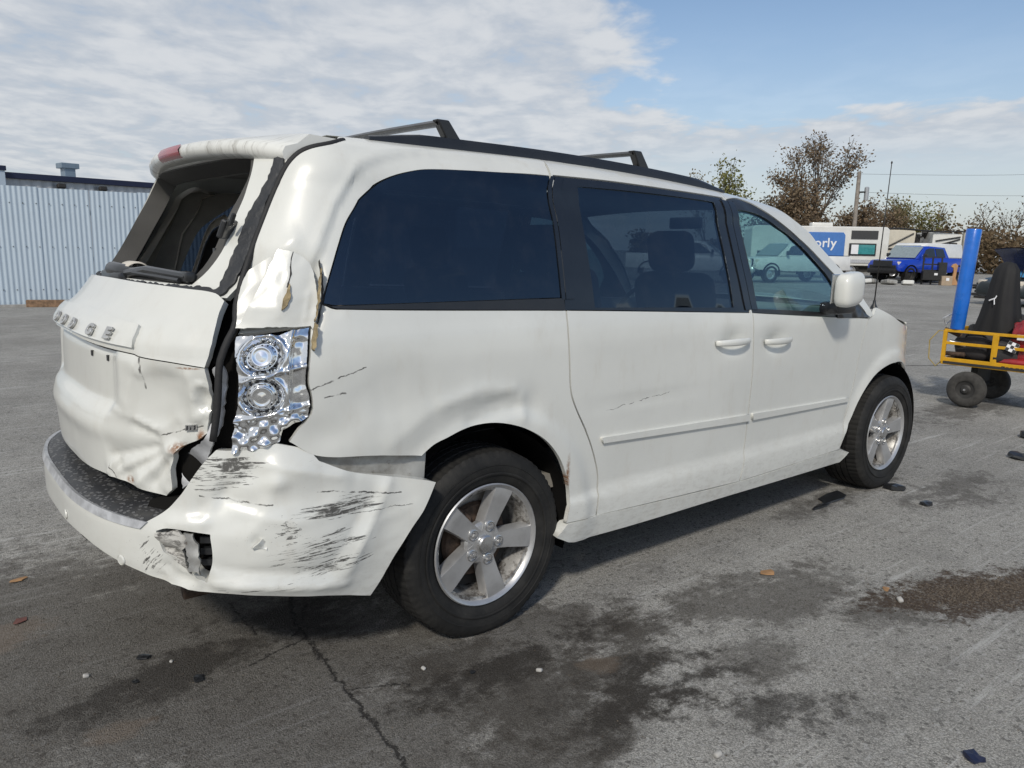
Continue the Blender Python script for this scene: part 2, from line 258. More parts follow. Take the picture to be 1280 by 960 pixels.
# ------------------------------------------------------------------ materials
M={}
def paint(name,scr=None,thin=None,rust=None):
    t=NT(name); v=t.coord(); X,Y,Z=t.sep(v); uv=t.coord('UV'); S,V,_=t.sep(uv)
    base=t.mix(t.ramp(t.noise(v,1.3,5,.6),.3,.7),(.635,.64,.605,1),(.71,.715,.675,1))
    # road grime that thickens towards the sill, and fine specks
    low=t.ramp(Z,.62,.22); g=t.m('MULTIPLY',low,t.ramp(t.noise(t.coord('Object',(1,1,2.5)),16,9,.75),.42,.72)); 
    col=t.mix(t.m('MULTIPLY',g,.40),base,(.26,.235,.19,1))
    sp=t.ramp(t.noise(v,170,2,.5),.70,.76); spm=t.m('MULTIPLY',sp,t.m('MULTIPLY',t.ramp(t.noise(v,4,4),.45,.7),t.ramp(Z,.95,.3,.12,1.)))
    col=t.mix(t.m('MULTIPLY',spm,.8),col,(.12,.09,.06,1))
    dust=t.ramp(t.noise(t.coord('Object',(1,1,.35)),14,7,.65),.5,.85); col=t.mix(t.m('MULTIPLY',dust,.30),col,(.48,.43,.35,1))
    rough=t.m('ADD',t.m('MULTIPLY',g,.3),.28); hs=[]
    if scr:       # scraped patches: dark broken strokes running along the panel
        for (cs,cv,rs,rv,ang,fs,fv,thr) in scr:
            c,q=math.cos(ang),math.sin(ang); ds=t.m('SUBTRACT',S,cs); dv=t.m('SUBTRACT',V,cv)
            a=t.m('ADD',t.m('MULTIPLY',ds,c),t.m('MULTIPLY',dv,q)); b=t.m('ADD',t.m('MULTIPLY',ds,-q),t.m('MULTIPLY',dv,c))
            e=t.ell(S,V,cs,cv,rs*1.15,rv*1.15,ang,.75); es=t.m('MULTIPLY',t.m('SUBTRACT',1.,e),.30)
            n1=t.noise(t.comb(t.m('MULTIPLY',a,fs*1.5),t.m('MULTIPLY',b,fv*1.2),cs*7.1),1.,7,.72,.35); n2=t.noise(t.comb(t.m('MULTIPLY',a,fs*3.6),t.m('MULTIPLY',b,fv*3.2),cs*3.3),1.,5,.7,.2)
            k=t.m('MAXIMUM',t.ramp(t.m('SUBTRACT',n1,es),thr+.045,thr+.075),t.m('MULTIPLY',t.ramp(t.m('SUBTRACT',n2,es),thr+.085,thr+.12),.8))
            hs.append(t.m('MULTIPLY',t.m('MULTIPLY',k,t.ramp(t.noise(uv,75,4,.7),.30,.50,.25,1.)),t.ell(S,V,cs,cv,rs*1.5,rv*1.5,ang,.3)))
    if thin:
        w1=t.m('ADD',V,t.m('MULTIPLY',t.m('SUBTRACT',t.noise(uv,16,5,.7),.5),.03))
        for (p,q,wd) in thin: 
            k=t.seg(S,w1,p,q,wd); hs.append(t.m('MULTIPLY',k,t.ramp(t.noise(uv,30,3),.38,.55)))
    if hs:
        h=t.mx(hs); col=t.mix(t.m('MULTIPLY',h,.93),col,(.045,.042,.038,1)); rough=t.m('ADD',rough,t.m('MULTIPLY',h,.35))
    if rust:
        for (cs,cv,rs,rv) in rust:
            k=t.m('MULTIPLY',t.ell(S,V,cs,cv,rs,rv,0,.7),t.ramp(t.noise(uv,60,5,.7),.36,.56)); col=t.mix(k,col,(.23,.10,.035,1)); rough=t.m('ADD',rough,t.m('MULTIPLY',k,.4))
    nm=t.bump(t.noise(v,260,3,.6),.035,.002)
    t.bsdf(col,rough,0.,nm,.5,.5,coatr=.06); return t.M
def glass(name,tint,rough=.008,refl=(.66,.82,1),film=.0):
    t=NT(name); v=t.coord(); tr=t.n('ShaderNodeBsdfTransparent'); tr.inputs[0].default_value=tint+(1,)
    gl=t.n('ShaderNodeBsdfGlossy'); gl.inputs[0].default_value=refl+(1,); gl.inputs['Roughness'].default_value=rough
    df=t.n('ShaderNodeBsdfDiffuse'); df.inputs[0].default_value=(.45,.43,.40,1)
    geo=t.n('ShaderNodeNewGeometry'); vd=t.n('ShaderNodeVectorMath',operation='DOT_PRODUCT'); t.L.new(geo.outputs['Normal'],vd.inputs[0]); t.L.new(geo.outputs['Incoming'],vd.inputs[1])
    fz=t.m('POWER',t.m('SUBTRACT',1.,t.m('ABSOLUTE',vd.outputs['Value']),clamp=True),4.); fr=t.m('ADD',.105,t.m('MULTIPLY',fz,.945))
    nm=t.bump(t.noise(v,2.2,2),.03,.02); t.L.new(nm,gl.inputs['Normal'])
    a=t.n('ShaderNodeMixShader'); t.L.new(t.m('MULTIPLY',t.ramp(t.noise(v,9,8,.7),.45,.8),film),a.inputs[0]); t.L.new(tr.outputs[0],a.inputs[1]); t.L.new(df.outputs[0],a.inputs[2])
    b=t.n('ShaderNodeMixShader'); t.L.new(fr,b.inputs[0]); t.L.new(a.outputs[0],b.inputs[1]); t.L.new(gl.outputs[0],b.inputs[2])
    t.L.new(b.outputs[0],t.out.inputs[0]); return t.M
M['paint']=paint('white_paint')
M['paint_quarter']=paint('white_paint_scraped',
    scr=[(-.60,1.085,.07,.018,-.25,10,90,.60),(-.585,.955,.08,.012,-.35,8,110,.62),(-.50,.80,.08,.02,-.1,8,70,.66)],
    thin=[((-.66,1.00),(-.50,1.06),.0025),((-.62,.98),(-.56,.985),.003)],rust=[(.362,.52,.010,.10)])
M['paint_door']=paint('white_paint_door',thin=[((.565,.795),(.95,.832),.0015)])
M['paint_bumper']=paint('white_paint_bumper',
    scr=[(-.905,.765,.11,.060,.0,4.5,52,.445),(-.60,.630,.15,.035,.0,4.0,60,.45),(-.52,.655,.10,.02,.0,3,55,.50),(-.66,.515,.17,.055,.08,4,62,.48),(-.62,.45,.15,.035,.12,4,55,.49),(-.74,.58,.05,.085,.1,9,28,.49),(-.80,.41,.32,.022,.05,4,60,.53),
         (-1.10,.50,.07,.07,.8,6,46,.50),(-.66,.785,.07,.03,.3,8,50,.54),(-1.35,.58,.25,.02,.0,3,60,.58),(-.70,.70,.25,.02,0,3,50,.60),(-.42,.60,.1,.03,0,5,50,.58)],
    thin=[((-.97,.70),(-.78,.665),.003),((-.66,.695),(-.40,.64),.003),((-.60,.60),(-.36,.60),.0018)],rust=[])
M['paint_gate']=paint('white_paint_tailgate',scr=[(-1.15,.80,.10,.10,.9,5,45,.66),(-.95,1.0,.03,.10,1.4,8,40,.64),(-1.05,1.075,.10,.02,0,8,60,.62)],
    thin=[((-1.156,1.09),(-1.15,1.0),.004),((-1.10,.86),(-.95,.90),.0025),((-1.35,.75),(-1.31,.70),.003)],rust=[(-1.025,.825,.030,.016),(-1.24,.70,.018,.010),(-.955,.865,.012,.02),(-.98,1.072,.03,.003)])
def bare():
    t=NT('bare_grey_metal'); v=t.coord(); f=t.noise(v,7,7,.7); c=t.mix(t.ramp(f,.35,.65),(.42,.42,.40,1),(.24,.23,.21,1)); c=t.mix(t.ramp(t.noise(v,30,6,.7),.6,.72),c,(.10,.07,.05,1))
    t.bsdf(c,.55,.3,t.bump(f,.2,.01)); return t.M
M['bare']=bare()
def spm():
    t=NT('white_paint_streaked'); v=t.coord(); X,Y,Z=t.sep(v); base=t.mix(t.ramp(t.noise(v,1.3,5,.6),.3,.7),(.68,.685,.65,1),(.75,.755,.72,1))
    k=t.noise(t.comb(t.m('MULTIPLY',Y,55),t.m('MULTIPLY',Z,5),t.m('MULTIPLY',X,3)),1.,7,.72); k2=t.noise(v,9,6,.7)
    k=t.m('MULTIPLY',t.ramp(k,.46,.68),t.m('MULTIPLY',t.ramp(k2,.35,.6),t.ramp(Z,1.80,1.765)))
    t.bsdf(t.mix(t.m('MULTIPLY',k,.75),base,(.16,.14,.11,1)),t.m('ADD',.3,t.m('MULTIPLY',k,.3)),0,None,.4); return t.M
M['paint_spoiler']=spm()
def scf():
    t=NT('scuffed_white_plastic'); uv=t.coord('UV'); v=t.coord(); n1=t.noise(t.coord('UV',(20,60,1),(0,0,.5)),1.,8,.75,.4); n2=t.noise(v,40,6,.7)
    c=t.mix(t.ramp(n1,.45,.58),(.50,.49,.46,1),(.16,.155,.145,1)); c=t.mix(t.ramp(n2,.55,.68),c,(.06,.055,.05,1)); t.bsdf(c,.6,0,t.bump(n1,.3,.004)); return t.M
M['scuffed']=scf()
M['glass_dark']=glass('privacy_glass',(.045,.06,.085),film=.02)
M['glass_slide']=glass('privacy_glass_door',(.06,.085,.11),film=.02)
M['glass_front']=glass('front_glass',(.36,.60,.58),film=.02)
M['glass_screen']=glass('screen_glass',(.86,.93,.92))
M['black']=simple('black_trim',(.018,.019,.021),.38,coat=.2)
M['gloss_black']=simple('gloss_black_frame',(.012,.014,.018),.12,coat=.5)
M['rubber']=simple('black_seal',(.016,.016,.017),.7,bump=.4)
M['urethane']=simple('urethane_bead',(.022,.024,.028),.55,bump=.8,bscale=60)
M['frame_grey']=simple('frame_grey_plastic',(.060,.058,.054),.6,bump=.2,bscale=300)
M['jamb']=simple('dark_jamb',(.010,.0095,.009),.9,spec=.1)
M['liner']=simple('wheel_liner_felt',(.012,.012,.012),.95,spec=.05,bump=.4)
M['trim']=simple('grey_trim',(.30,.285,.255),.65,bump=.25,bscale=300)
M['trim_tan']=simple('warm_grey_trim',(.58,.54,.47),.6,bump=.2,bscale=300)
M['headliner']=simple('headliner_cloth',(.34,.33,.31),.95,bump=.3,bscale=300)
M['seat']=simple('seat_cloth',(.045,.045,.048),.9,bump=.4,bscale=250)
M['chrome']=simple('chrome',(.86,.87,.88),.06,1.,var=.04)
M['chrome_rough']=simple('badge_metal',(.62,.62,.62),.28,.9)
M['pale_badge']=simple('pale_badge',(.50,.50,.49),.35,.55)
M['strip']=simple('brushed_strip',(.52,.53,.55),.42,.35,var=.2,scale=20)
M['alloy']=simple('alloy_paint',(.50,.50,.50),.33,.62,var=.10,scale=12,coat=.2)
def barrel():
    t=NT('dirty_barrel'); v=t.coord(); f=t.noise(v,22,7,.75); c=t.mix(t.ramp(f,.40,.62),(.42,.41,.39,1),(.10,.09,.08,1)); c=t.mix(t.ramp(t.noise(v,90,4,.6),.62,.7),c,(.05,.04,.03,1)); t.bsdf(c,.45,.4); return t.M
M['barrel']=barrel()
M['pipe']=simple('dull_pipe',(.20,.17,.14),.6,.4,var=.3,scale=25)
M['rust']=simple('rusty_iron',(.075,.05,.036),.8,.3,var=.5,scale=25,bump=.6)
M['dark_iron']=simple('dark_iron',(.03,.028,.026),.7,.2)
def tyre():
    t=NT('tyre_rubber'); v=t.coord(); f=t.noise(v,9,7,.65); c=t.mix(t.ramp(f,.35,.72),(.012,.012,.012,1),(.028,.027,.025,1)); c=t.mix(t.m('MULTIPLY',t.ramp(t.noise(v,60,5,.7),.58,.78),.35),c,(.075,.07,.062,1))
    t.bsdf(c,.72,0,t.bump(t.noise(v,180,4),.25,.003),spec=.35); return t.M
M['tyre']=tyre()
def stepmat():
    t=NT('step_pad_rubber'); uv=t.coord('UV'); S,V,_=t.sep(uv)
    dist=t.vor(t.comb(t.m('MULTIPLY',t.m('ADD',S,V),42),t.m('MULTIPLY',t.m('SUBTRACT',S,V),42)),1.0)
    k=t.ramp(dist,.30,.42,1.,0.); v=t.coord(); f=t.noise(v,10,6,.7)
    c=t.mix(t.m('MULTIPLY',k,.55),(.030,.031,.034,1),(.20,.20,.205,1)); c=t.mix(t.m('MULTIPLY',t.ramp(f,.45,.75),.45),c,(.12,.115,.105,1)); t.bsdf(c,.5,0,t.bump(k,.6,.004)); return t.M
M['step']=stepmat()
M['tan']=simple('old_filler',(.30,.235,.13),.85,var=.4,scale=40,bump=.6,bscale=120)
M['red']=simple('red_lens',(.32,.015,.03),.18,coat=.6)
M['lens']=simple('pale_lens',(.62,.56,.47),.2,coat=.5)
M['white_plain']=simple('white_enamel',(.72,.72,.70),.4,coat=.3,var=.06,scale=3)
def asphalt():
    t=NT('asphalt'); v=t.coord(); X,Y,Z=t.sep(v); v2=t.coord('Object',loc=(7.3,2.1,0))
    big=t.noise(v,.45,6,.6); mid=t.noise(v,4,7,.65); fine=t.noise(v,130,5,.75); rag=t.noise(v,2.3,9,.68,.3); rag2=t.noise(v2,13,8,.75); rags=t.ramp(t.noise(t.coord('Object',(.75,1.25,1)),3.4,9,.72,.4),.32,.68); rag2s=t.ramp(rag2,.34,.66)
    c=t.mix(t.ramp(big,.3,.7),(.272,.263,.244,1),(.376,.366,.342,1)); c=t.mix(t.m('MULTIPLY',t.ramp(mid,.45,.75),.42),c,(.165,.162,.154,1))
    cell=t.vor(v,240,'Color'); cs,_,_=t.sep(cell); st=t.vor(v,240,'Distance'); cell2=t.vor(v,80,'Color'); c2,_,_=t.sep(cell2)
    c=t.mix(.62,c,t.mix(cs,(.30,.30,.295,1),(1.62,1.62,1.60,1)),'MULTIPLY'); c=t.mix(t.m('MULTIPLY',t.ramp(c2,.93,.96),.5),c,(.46,.455,.44,1)); c=t.mix(t.m('MULTIPLY',t.ramp(c2,.07,.04),.55),c,(.06,.057,.053,1))
    c=t.mix(t.ramp(fine,.42,.70,.0,.55),c,(.105,.102,.097,1))
    # chalky tyre-dragged streaks running along X
    def streak(sx,sy,off,sc,a,b): return t.ramp(t.noise(t.coord('Object',(sx,sy,1),(0,0,.05),off),sc,8,.74),a,b)
    stx=t.m('MULTIPLY',t.m('MAXIMUM',streak(.5,13,(0,0,0),1.6,.54,.64),t.m('MULTIPLY',streak(.35,5,(4,1,0),1.3,.57,.72),.7)),t.m('MULTIPLY',t.ramp(t.noise(v,.9,4),.34,.54),t.ramp(fine,.34,.56)))
    c=t.mix(t.m('MULTIPLY',stx,.58),c,(.56,.555,.54,1))
    c=t.mix(t.m('MULTIPLY',streak(.3,2.6,(3,5,0),.9,.56,.74),.42),c,(.10,.097,.092,1))
    def stain(l,soft,am,lo,hi):
        e=t.mx([t.ell(X,Y,q[0],q[1],q[2]*1.25,q[3]*1.35,*q[4:],soft=.98) for q in l])
        return t.ramp(t.m('ADD',e,t.m('ADD',t.m('MULTIPLY',t.m('SUBTRACT',rags,.5),am*.55),t.m('MULTIPLY',t.m('SUBTRACT',rag2s,.5),am*.36))),lo,hi)
    grain=t.ramp(fine,.28,.66,1.,.55)
    oil=stain([(-1.05,-.25,1.0,.72,.0),(-.70,-.78,.60,.30,.05),(-1.6,.25,.6,.55,0),(-.12,-1.12,.55,.24,0),(-.75,-1.25,.55,.26,.05),(-.2,-1.55,.35,.16,.1)],.75,1.0,.20,.74)
    c=t.mix(t.m('MULTIPLY',t.m('MULTIPLY',oil,grain),t.ramp(mid,.3,.75,.98,.72)),c,(.038,.0305,.0235,1))
    oil2=stain([(.12,-1.40,.50,.24,.1),(1.08,-1.33,.50,.20,-.25),(.62,-1.62,.28,.13,-.5),(3.4,-1.25,.55,.16,0),(2.7,-.86,.5,.10,0),(4.6,-1.8,.8,.2,.1),(1.35,-1.78,.25,.10,-.3),(-.25,-1.02,.3,.1,.0),(6.3,-.2,.9,.2,0),(5.2,.9,1.2,.2,0)],.85,1.35,.38,.95)
    c=t.mix(t.m('MULTIPLY',oil2,t.m('MULTIPLY',grain,t.ramp(mid,.3,.75,.95,.62))),c,(.046,.039,.031,1))
    dk2=stain([(.47,-1.92,.17,.10,-.3),(.40,-1.60,.20,.045,-.35),(.55,-1.52,.09,.035,0),(-.55,-.35,.25,.2,0),(-.95,-.5,.35,.12,.1),(-.1,-1.15,.4,.08,0),(.2,-1.55,.3,.12,0)],.8,1.4,.42,1.0); c=t.mix(t.m('MULTIPLY',dk2,grain),c,(.026,.022,.018,1))
    br=stain([(1.95,-1.92,.40,.13,-.38),(1.62,-1.80,.12,.07,-.3),(2.3,-2.05,.3,.12,-.4)],.5,1.1,.40,.66); c=t.mix(t.m('MULTIPLY',br,t.ramp(t.noise(v,55,6,.75),.28,.58,.35,1.)),c,(.052,.034,.022,1))
    tan=stain([(.18,-1.33,.06,.05,0),(-1.5,.1,.2,.1,0),(-1.25,-.75,.08,.04,0)],.8,.8,.4,.8); c=t.mix(t.m('MULTIPLY',tan,.35),c,(.19,.14,.10,1))
    # cracks
    kx=t.m('ADD',X,t.m('MULTIPLY',t.m('SUBTRACT',t.noise(v,14,6,.75),.5),.11)); ky=t.m('ADD',Y,t.m('MULTIPLY',t.m('SUBTRACT',t.noise(v2,14,6,.75),.5),.11))
    cr=t.mx([t.seg(kx,ky,p,q,wd) for p,q,wd in [((-.42,-.05),(-.54,-.40),.011),((-.54,-.40),(-.585,-.80),.009),((-.585,-.80),(-.64,-1.5),.008),((-.68,-.1),(-.70,-.42),.005),((-.56,-.55),(-.80,-.62),.004),((-.60,-.95),(-.40,-1.05),.004),((4.2,-2.2),(9,-1.6),.02),((6,3),(13,-1),.03),((-.44,-.30),(-.58,-.52),.007),((-.55,-.42),(-.48,-.55),.005)]])
    cr=t.m('MULTIPLY',cr,t.ramp(t.noise(v,30,5,.7),.34,.52)); c=t.mix(t.m('MULTIPLY',cr,.85),c,(.016,.014,.013,1))
    wet=t.mx([oil,oil2,dk2]); rough=t.m('SUBTRACT',.90,t.m('MULTIPLY',wet,.08))
    h=t.m('ADD',t.m('MULTIPLY',st,-.8),t.m('ADD',t.m('MULTIPLY',fine,1.0),t.m('MULTIPLY',cr,-3.)))
    t.bsdf(c,rough,0,t.bump(h,.8,.005,t.bump(mid,.35,.03)),spec=.3); return t.M
M['asphalt']=asphalt()
# ------------------------------------------------------------------ object helpers
def link(o,parent=None):
    COL.objects.link(o)
    if parent is not None: o.parent=parent
    return o
def mesh(name,V,Fc,mat,parent=None,smooth=True,uv=None,sharp=None):
    me=bpy.data.meshes.new(name); me.from_pydata([tuple(map(float,p)) for p in V],[],[tuple(map(int,f)) for f in Fc])
    mats=mat if isinstance(mat,(list,tuple)) else [mat]
    for q in mats: me.materials.append(q)
    if uv is not None:
        l=me.uv_layers.new(name='UVMap'); idx=np.zeros(len(me.loops),int); me.loops.foreach_get('vertex_index',idx); l.data.foreach_set('uv',np.asarray(uv,float)[idx].ravel())
    if smooth: me.polygons.foreach_set('use_smooth',[True]*len(me.polygons))
    me.update()
    if sharp: me.set_sharp_from_angle(angle=R(sharp))
    return link(bpy.data.objects.new(name,me),parent)
def tag(o,label=None,cat=None,group=None,kind=None):
    if label: o['label']=label
    if cat: o['category']=cat
    if group: o['group']=group
    if kind: o['kind']=kind
    return o
def thing(name,label,cat,loc=(0,0,0),rz=0,group=None):
    o=bpy.data.objects.new(name,None); COL.objects.link(o); o.location=loc; o.rotation_euler=(0,0,rz); o.empty_display_size=.3
    return tag(o,label,cat,group)
def copy_tree(o,parent=None):
    c=o.copy(); COL.objects.link(c)
    if parent is not None: c.parent=parent
    for ch in list(o.children): copy_tree(ch,c)
    return c
class MB:
    def __init__(s): s.V=[];s.F=[];s.mi=[];s.cm=0
    def add(s,V,F):
        n=len(s.V); s.V+=[tuple(p) for p in V]; s.F+=[tuple(i+n for i in f) for f in F]; s.mi+=[s.cm]*len(F); return s
    def box(s,c,h,rot=None,bev=0,seg=1):      # centre, half sizes
        if bev<=0:
            V=[Vector((x*h[0],y*h[1],z*h[2])) for x in(-1,1) for y in(-1,1) for z in(-1,1)]; F=[(0,1,3,2),(4,6,7,5),(0,4,5,1),(2,3,7,6),(0,2,6,4),(1,5,7,3)]
        else:
            bm=bmesh.new(); bmesh.ops.create_cube(bm,size=2)
            for v in bm.verts: v.co=Vector((v.co.x*h[0],v.co.y*h[1],v.co.z*h[2]))
            bmesh.ops.bevel(bm,geom=bm.edges[:],offset=min(bev,min(h)*.95),segments=seg,affect='EDGES',profile=.5)
            bm.verts.index_update(); V=[v.co.copy() for v in bm.verts]; F=[[v.index for v in f.verts] for f in bm.faces]; bm.free()
        if rot is not None:
            m=Euler(rot).to_matrix() if not isinstance(rot,Matrix) else rot; V=[m@v for v in V]
        return s.add([v+Vector(c) for v in V],F)
    def tube(s,pts,r,n=8,cap=True):
        pts=[Vector(p) for p in pts]; rs=r if isinstance(r,(list,tuple)) else [r]*len(pts); V=[];F=[]; up=None
        for i,p in enumerate(pts):
            t=((pts[min(i+1,len(pts)-1)]-pts[max(i-1,0)])).normalized()
            if up is None: up=Vector((0,0,1)) if abs(t.z)<.9 else Vector((1,0,0))
            a=t.cross(up).normalized(); b=a.cross(t).normalized(); up=b
            for k in range(n): q=2*PI*k/n; V.append(p+(a*math.cos(q)+b*math.sin(q))*rs[i])
        for i in range(len(pts)-1):
            for k in range(n): F.append((i*n+k,i*n+(k+1)%n,(i+1)*n+(k+1)%n,(i+1)*n+k))
        if cap: F.append(tuple(range(n))[::-1]); F.append(tuple((len(pts)-1)*n+k for k in range(n)))
        return s.add(V,F)
    def lathe(s,prof,n=48,axis='Y',c=(0,0,0),close=False,a0=0.,a1=2*PI):   # prof: (axial, radius)
        V=[];F=[];m=len(prof); full=abs(a1-a0-2*PI)<1e-6; K=n if full else n+1
        for k in range(K):
            q=a0+(a1-a0)*k/n; cs,sn=math.cos(q),math.sin(q)
            for a,r in prof:
                p={'Y':(r*cs,a,r*sn),'Z':(r*cs,r*sn,a),'X':(a,r*cs,r*sn)}[axis]; V.append((p[0]+c[0],p[1]+c[1],p[2]+c[2]))
        for k in range(n):
            k2=(k+1)%K
            for i in range(m-(0 if close else 1)):
                j=(i+1)%m; F.append((k*m+i,k*m+j,k2*m+j,k2*m+i))
        return s.add(V,F)
    def prism(s,prof,y0,y1,inset=None,axis='Y'):     # closed (x,z) outline extruded
        n=len(prof); V=[];i2=inset or 0
        cx=sum(p[0] for p in prof)/n; cz=sum(p[1] for p in prof)/n
        mk=lambda x,y,z:{'Y':(x,y,z),'X':(y,x,z),'Z':(x,z,y)}[axis]
        V=[mk(x,y0,z) for x,z in prof]+[mk(x,y1,z) for x,z in prof]
        F=[tuple(range(n)),tuple(range(2*n-1,n-1,-1))]+[(i,i+n,(i+1)%n+n,(i+1)%n) for i in range(n)]
        return s.add(V,F)
    def quad(s,a,b,c,d): return s.add([a,b,c,d],[(0,1,2,3)])
    def build(s,name,mat,parent=None,smooth=False,sharp=None,loc=None,bev=None):
        o=mesh(name,s.V,s.F,mat,parent,smooth or bool(sharp),None,None)
        bm=bmesh.new(); bm.from_mesh(o.data); bmesh.ops.recalc_face_normals(bm,faces=bm.faces)
        if bev: bmesh.ops.bevel(bm,geom=[e for e in bm.edges if len(e.link_faces)==2 and e.calc_face_angle(0)>.6],offset=bev,segments=2,affect='EDGES',profile=.5)
        bm.to_mesh(o.data); bm.free()
        if len(o.data.materials)>1 and not bev: o.data.polygons.foreach_set('material_index',s.mi)
        if sharp: o.data.set_sharp_from_angle(angle=R(sharp))
        if loc is not None: o.location=loc
        return o
# ------------------------------------------------------------------ sheet panels cut from a parametric surface
def catmull(pts,res,closed=True,corner=38):
    P=np.array(pts,float); n=len(P)
    ang=[]
    for i in range(n):
        a=P[i]-P[i-1]; b=P[(i+1)%n]-P[i]; c=np.dot(a,b)/(np.linalg.norm(a)*np.linalg.norm(b)+1e-12); ang.append(math.degrees(math.acos(max(-1,min(1,c)))))
    cor=[g>corner for g in ang]; out=[]
    for i in range(n):
        p0,p1,p2,p3=P[i-1],P[i],P[(i+1)%n],P[(i+2)%n]
        m1=(p2-p0)*.5 if not cor[i] else (p2-p1); m2=(p3-p1)*.5 if not cor[(i+1)%n] else (p2-p1)
        L=np.linalg.norm(p2-p1); m1=m1/(np.linalg.norm(m1)+1e-12)*L; m2=m2/(np.linalg.norm(m2)+1e-12)*L
        k=max(1,int(math.ceil(L/res)))
        for j in range(k):
            t=j/k; out.append((2*t**3-3*t*t+1)*p1+(t**3-2*t*t+t)*m1+(-2*t**3+3*t*t)*p2+(t**3-t*t)*m2)
    return np.array(out)
def pip(P,poly):
    x,y=P[:,0],P[:,1]; ins=np.zeros(len(P),bool); n=len(poly)
    for i in range(n):
        x1,y1=poly[i-1]; x2,y2=poly[i]
        c=((y1>y)!=(y2>y)); 
        if y2!=y1: ins^=c&(x<(x2-x1)*(y-y1)/(y2-y1)+x1)
    return ins
def area(p): return .5*sum(p[i-1][0]*p[i][1]-p[i][0]*p[i-1][1] for i in range(len(p)))
def mir(pts): return [(-2*(C0+LR)-a,b) for a,b in pts]
def panel(name,poly,mat,parent,f=S0,res=.03,disp=None,off=0.,flange=.018,holes=(),gap=.0022,corner=38,jag=0.,flip=False):
    loops=[]
    for k,pl in enumerate([poly]+list(holes)):
        q=catmull(pl,res,corner=corner)
        if (area(q)<0)!=(k>0): q=q[::-1]          # outer ccw, holes cw
        t=np.roll(q,-1,0)-np.roll(q,1,0); nn=np.stack([-t[:,1],t[:,0]],1); nn/=np.linalg.norm(nn,axis=1,keepdims=True)+1e-12
        q=q+nn*(gap if k==0 else gap*.5)
        if jag: q=q+nn*rng.normal(0,jag,(len(q),1))
        loops.append(q)
    B=np.concatenate(loops); E=[];st=0
    for q in loops: E+=[(st+i,st+(i+1)%len(q)) for i in range(len(q))]; st+=len(q)
    lo,hi=B.min(0),B.max(0); gx=np.arange(lo[0]+res*.5,hi[0],res); gy=np.arange(lo[1]+res*.5,hi[1],res*.9)
    G=np.array([(a+(res*.5 if j%2 else 0),b) for j,b in enumerate(gy) for a in gx]) if len(gx) and len(gy) else np.zeros((0,2))
    if len(G):
        G=G+rng.uniform(-.12,.12,G.shape)*res; ok=pip(G,loops[0])
        for h in loops[1:]: ok&=~pip(G,h)
        G=G[ok]
        if len(G):
            dm=np.full(len(G),9.)
            for i in range(0,len(B),200): dm=np.minimum(dm,np.sqrt(((G[:,None]-B[None,i:i+200])**2).sum(-1)).min(1))
            G=G[dm>res*.55]
    A=np.concatenate([B,G]) if len(G) else B
    r=delaunay_2d_cdt([Vector(p) for p in A],E,[],0,1e-7)
    P=np.array([tuple(p) for p in r[0]]); T=[t for t in r[2]]
    ce=np.array([P[list(t)].mean(0) for t in T]); ok=pip(ce,loops[0])
    for h in loops[1:]: ok&=~pip(ce,h)
    T=[t for t,k in zip(T,ok) if k]
    T=[t if area(P[list(t)])>0 else t[::-1] for t in T]
    s,v=P[:,0],P[:,1]; N=nrm(f,s,v); D=np.full(len(s),off,float)
    if disp is not None: D=D+disp(s,v)
    X=f(s,v)+N*D[:,None]; V=list(X); F=list(T); UV=[tuple(p) for p in P]
    if flange:
        ec={}
        for t in T:
            for i in range(len(t)): a,b=t[i],t[(i+1)%len(t)]; ec[(a,b)]=1
        bd=[(a,b) for (a,b) in ec if (b,a) not in ec]; mp={}
        for a,b in bd:
            for q in (a,b):
                if q not in mp: mp[q]=len(V); V.append(X[q]-N[q]*.0004); V.append(X[q]-N[q]*flange); UV+=[tuple(P[q])]*2
        for a,b in bd: F.append((mp[a],mp[a]+1,mp[b]+1,mp[b]))
    if flip: V=[(p[0],-p[1],p[2]) for p in V]; F=[tuple(q)[::-1] for q in F]
    return mesh(name,V,F,mat,parent,True,UV)
# dent building blocks
def Gs(s,v,a,b,rs,rv,ang=0.):
    c,q=math.cos(ang),math.sin(ang); x=((s-a)*c+(v-b)*q)/rs; y=(-(s-a)*q+(v-b)*c)/rv; return np.exp(-(x*x+y*y))
def Cr(s,v,p,q,wd,sharp=1.):       # ridge / valley along a segment
    ax,ay=p;ex,ey=q[0]-ax,q[1]-ay; t=np.clip(((s-ax)*ex+(v-ay)*ey)/(ex*ex+ey*ey),0,1); dd=np.hypot(s-ax-t*ex,v-ay-t*ey)/wd
    return np.exp(-dd**sharp)*np.clip(1.15-np.abs(2*t-1)**4,0,1)
_ph=rng.uniform(0,7,(40,4))
def Ns(s,v,fr,seed=0,oct=3):
    o=0;am=1
    for k in range(oct):
        for j in range(3):
            p=_ph[(seed*7+k*3+j)%40]; a=p[0]*2; o=o+am*np.sin(fr*(s*math.cos(a)+v*math.sin(a))+p[1]+1.7*np.sin(fr*.6*(s*math.sin(p[2])+v*math.cos(p[2]))+p[3]))/3
        am*=.5; fr*=2.1
    return o
def crinkle(s,v,fr,seed=0): return 1-np.abs(Ns(s,v,fr,seed,2))*2.0
def box01(s,v,s0,s1,v0,v1,e,e2=None):
    e2=e2 or e
    return sst(s0-e,s0+e,s)*(1-sst(s1-e,s1+e,s))*sst(v0-e2,v0+e2,v)*(1-sst(v1-e2,v1+e2,v))
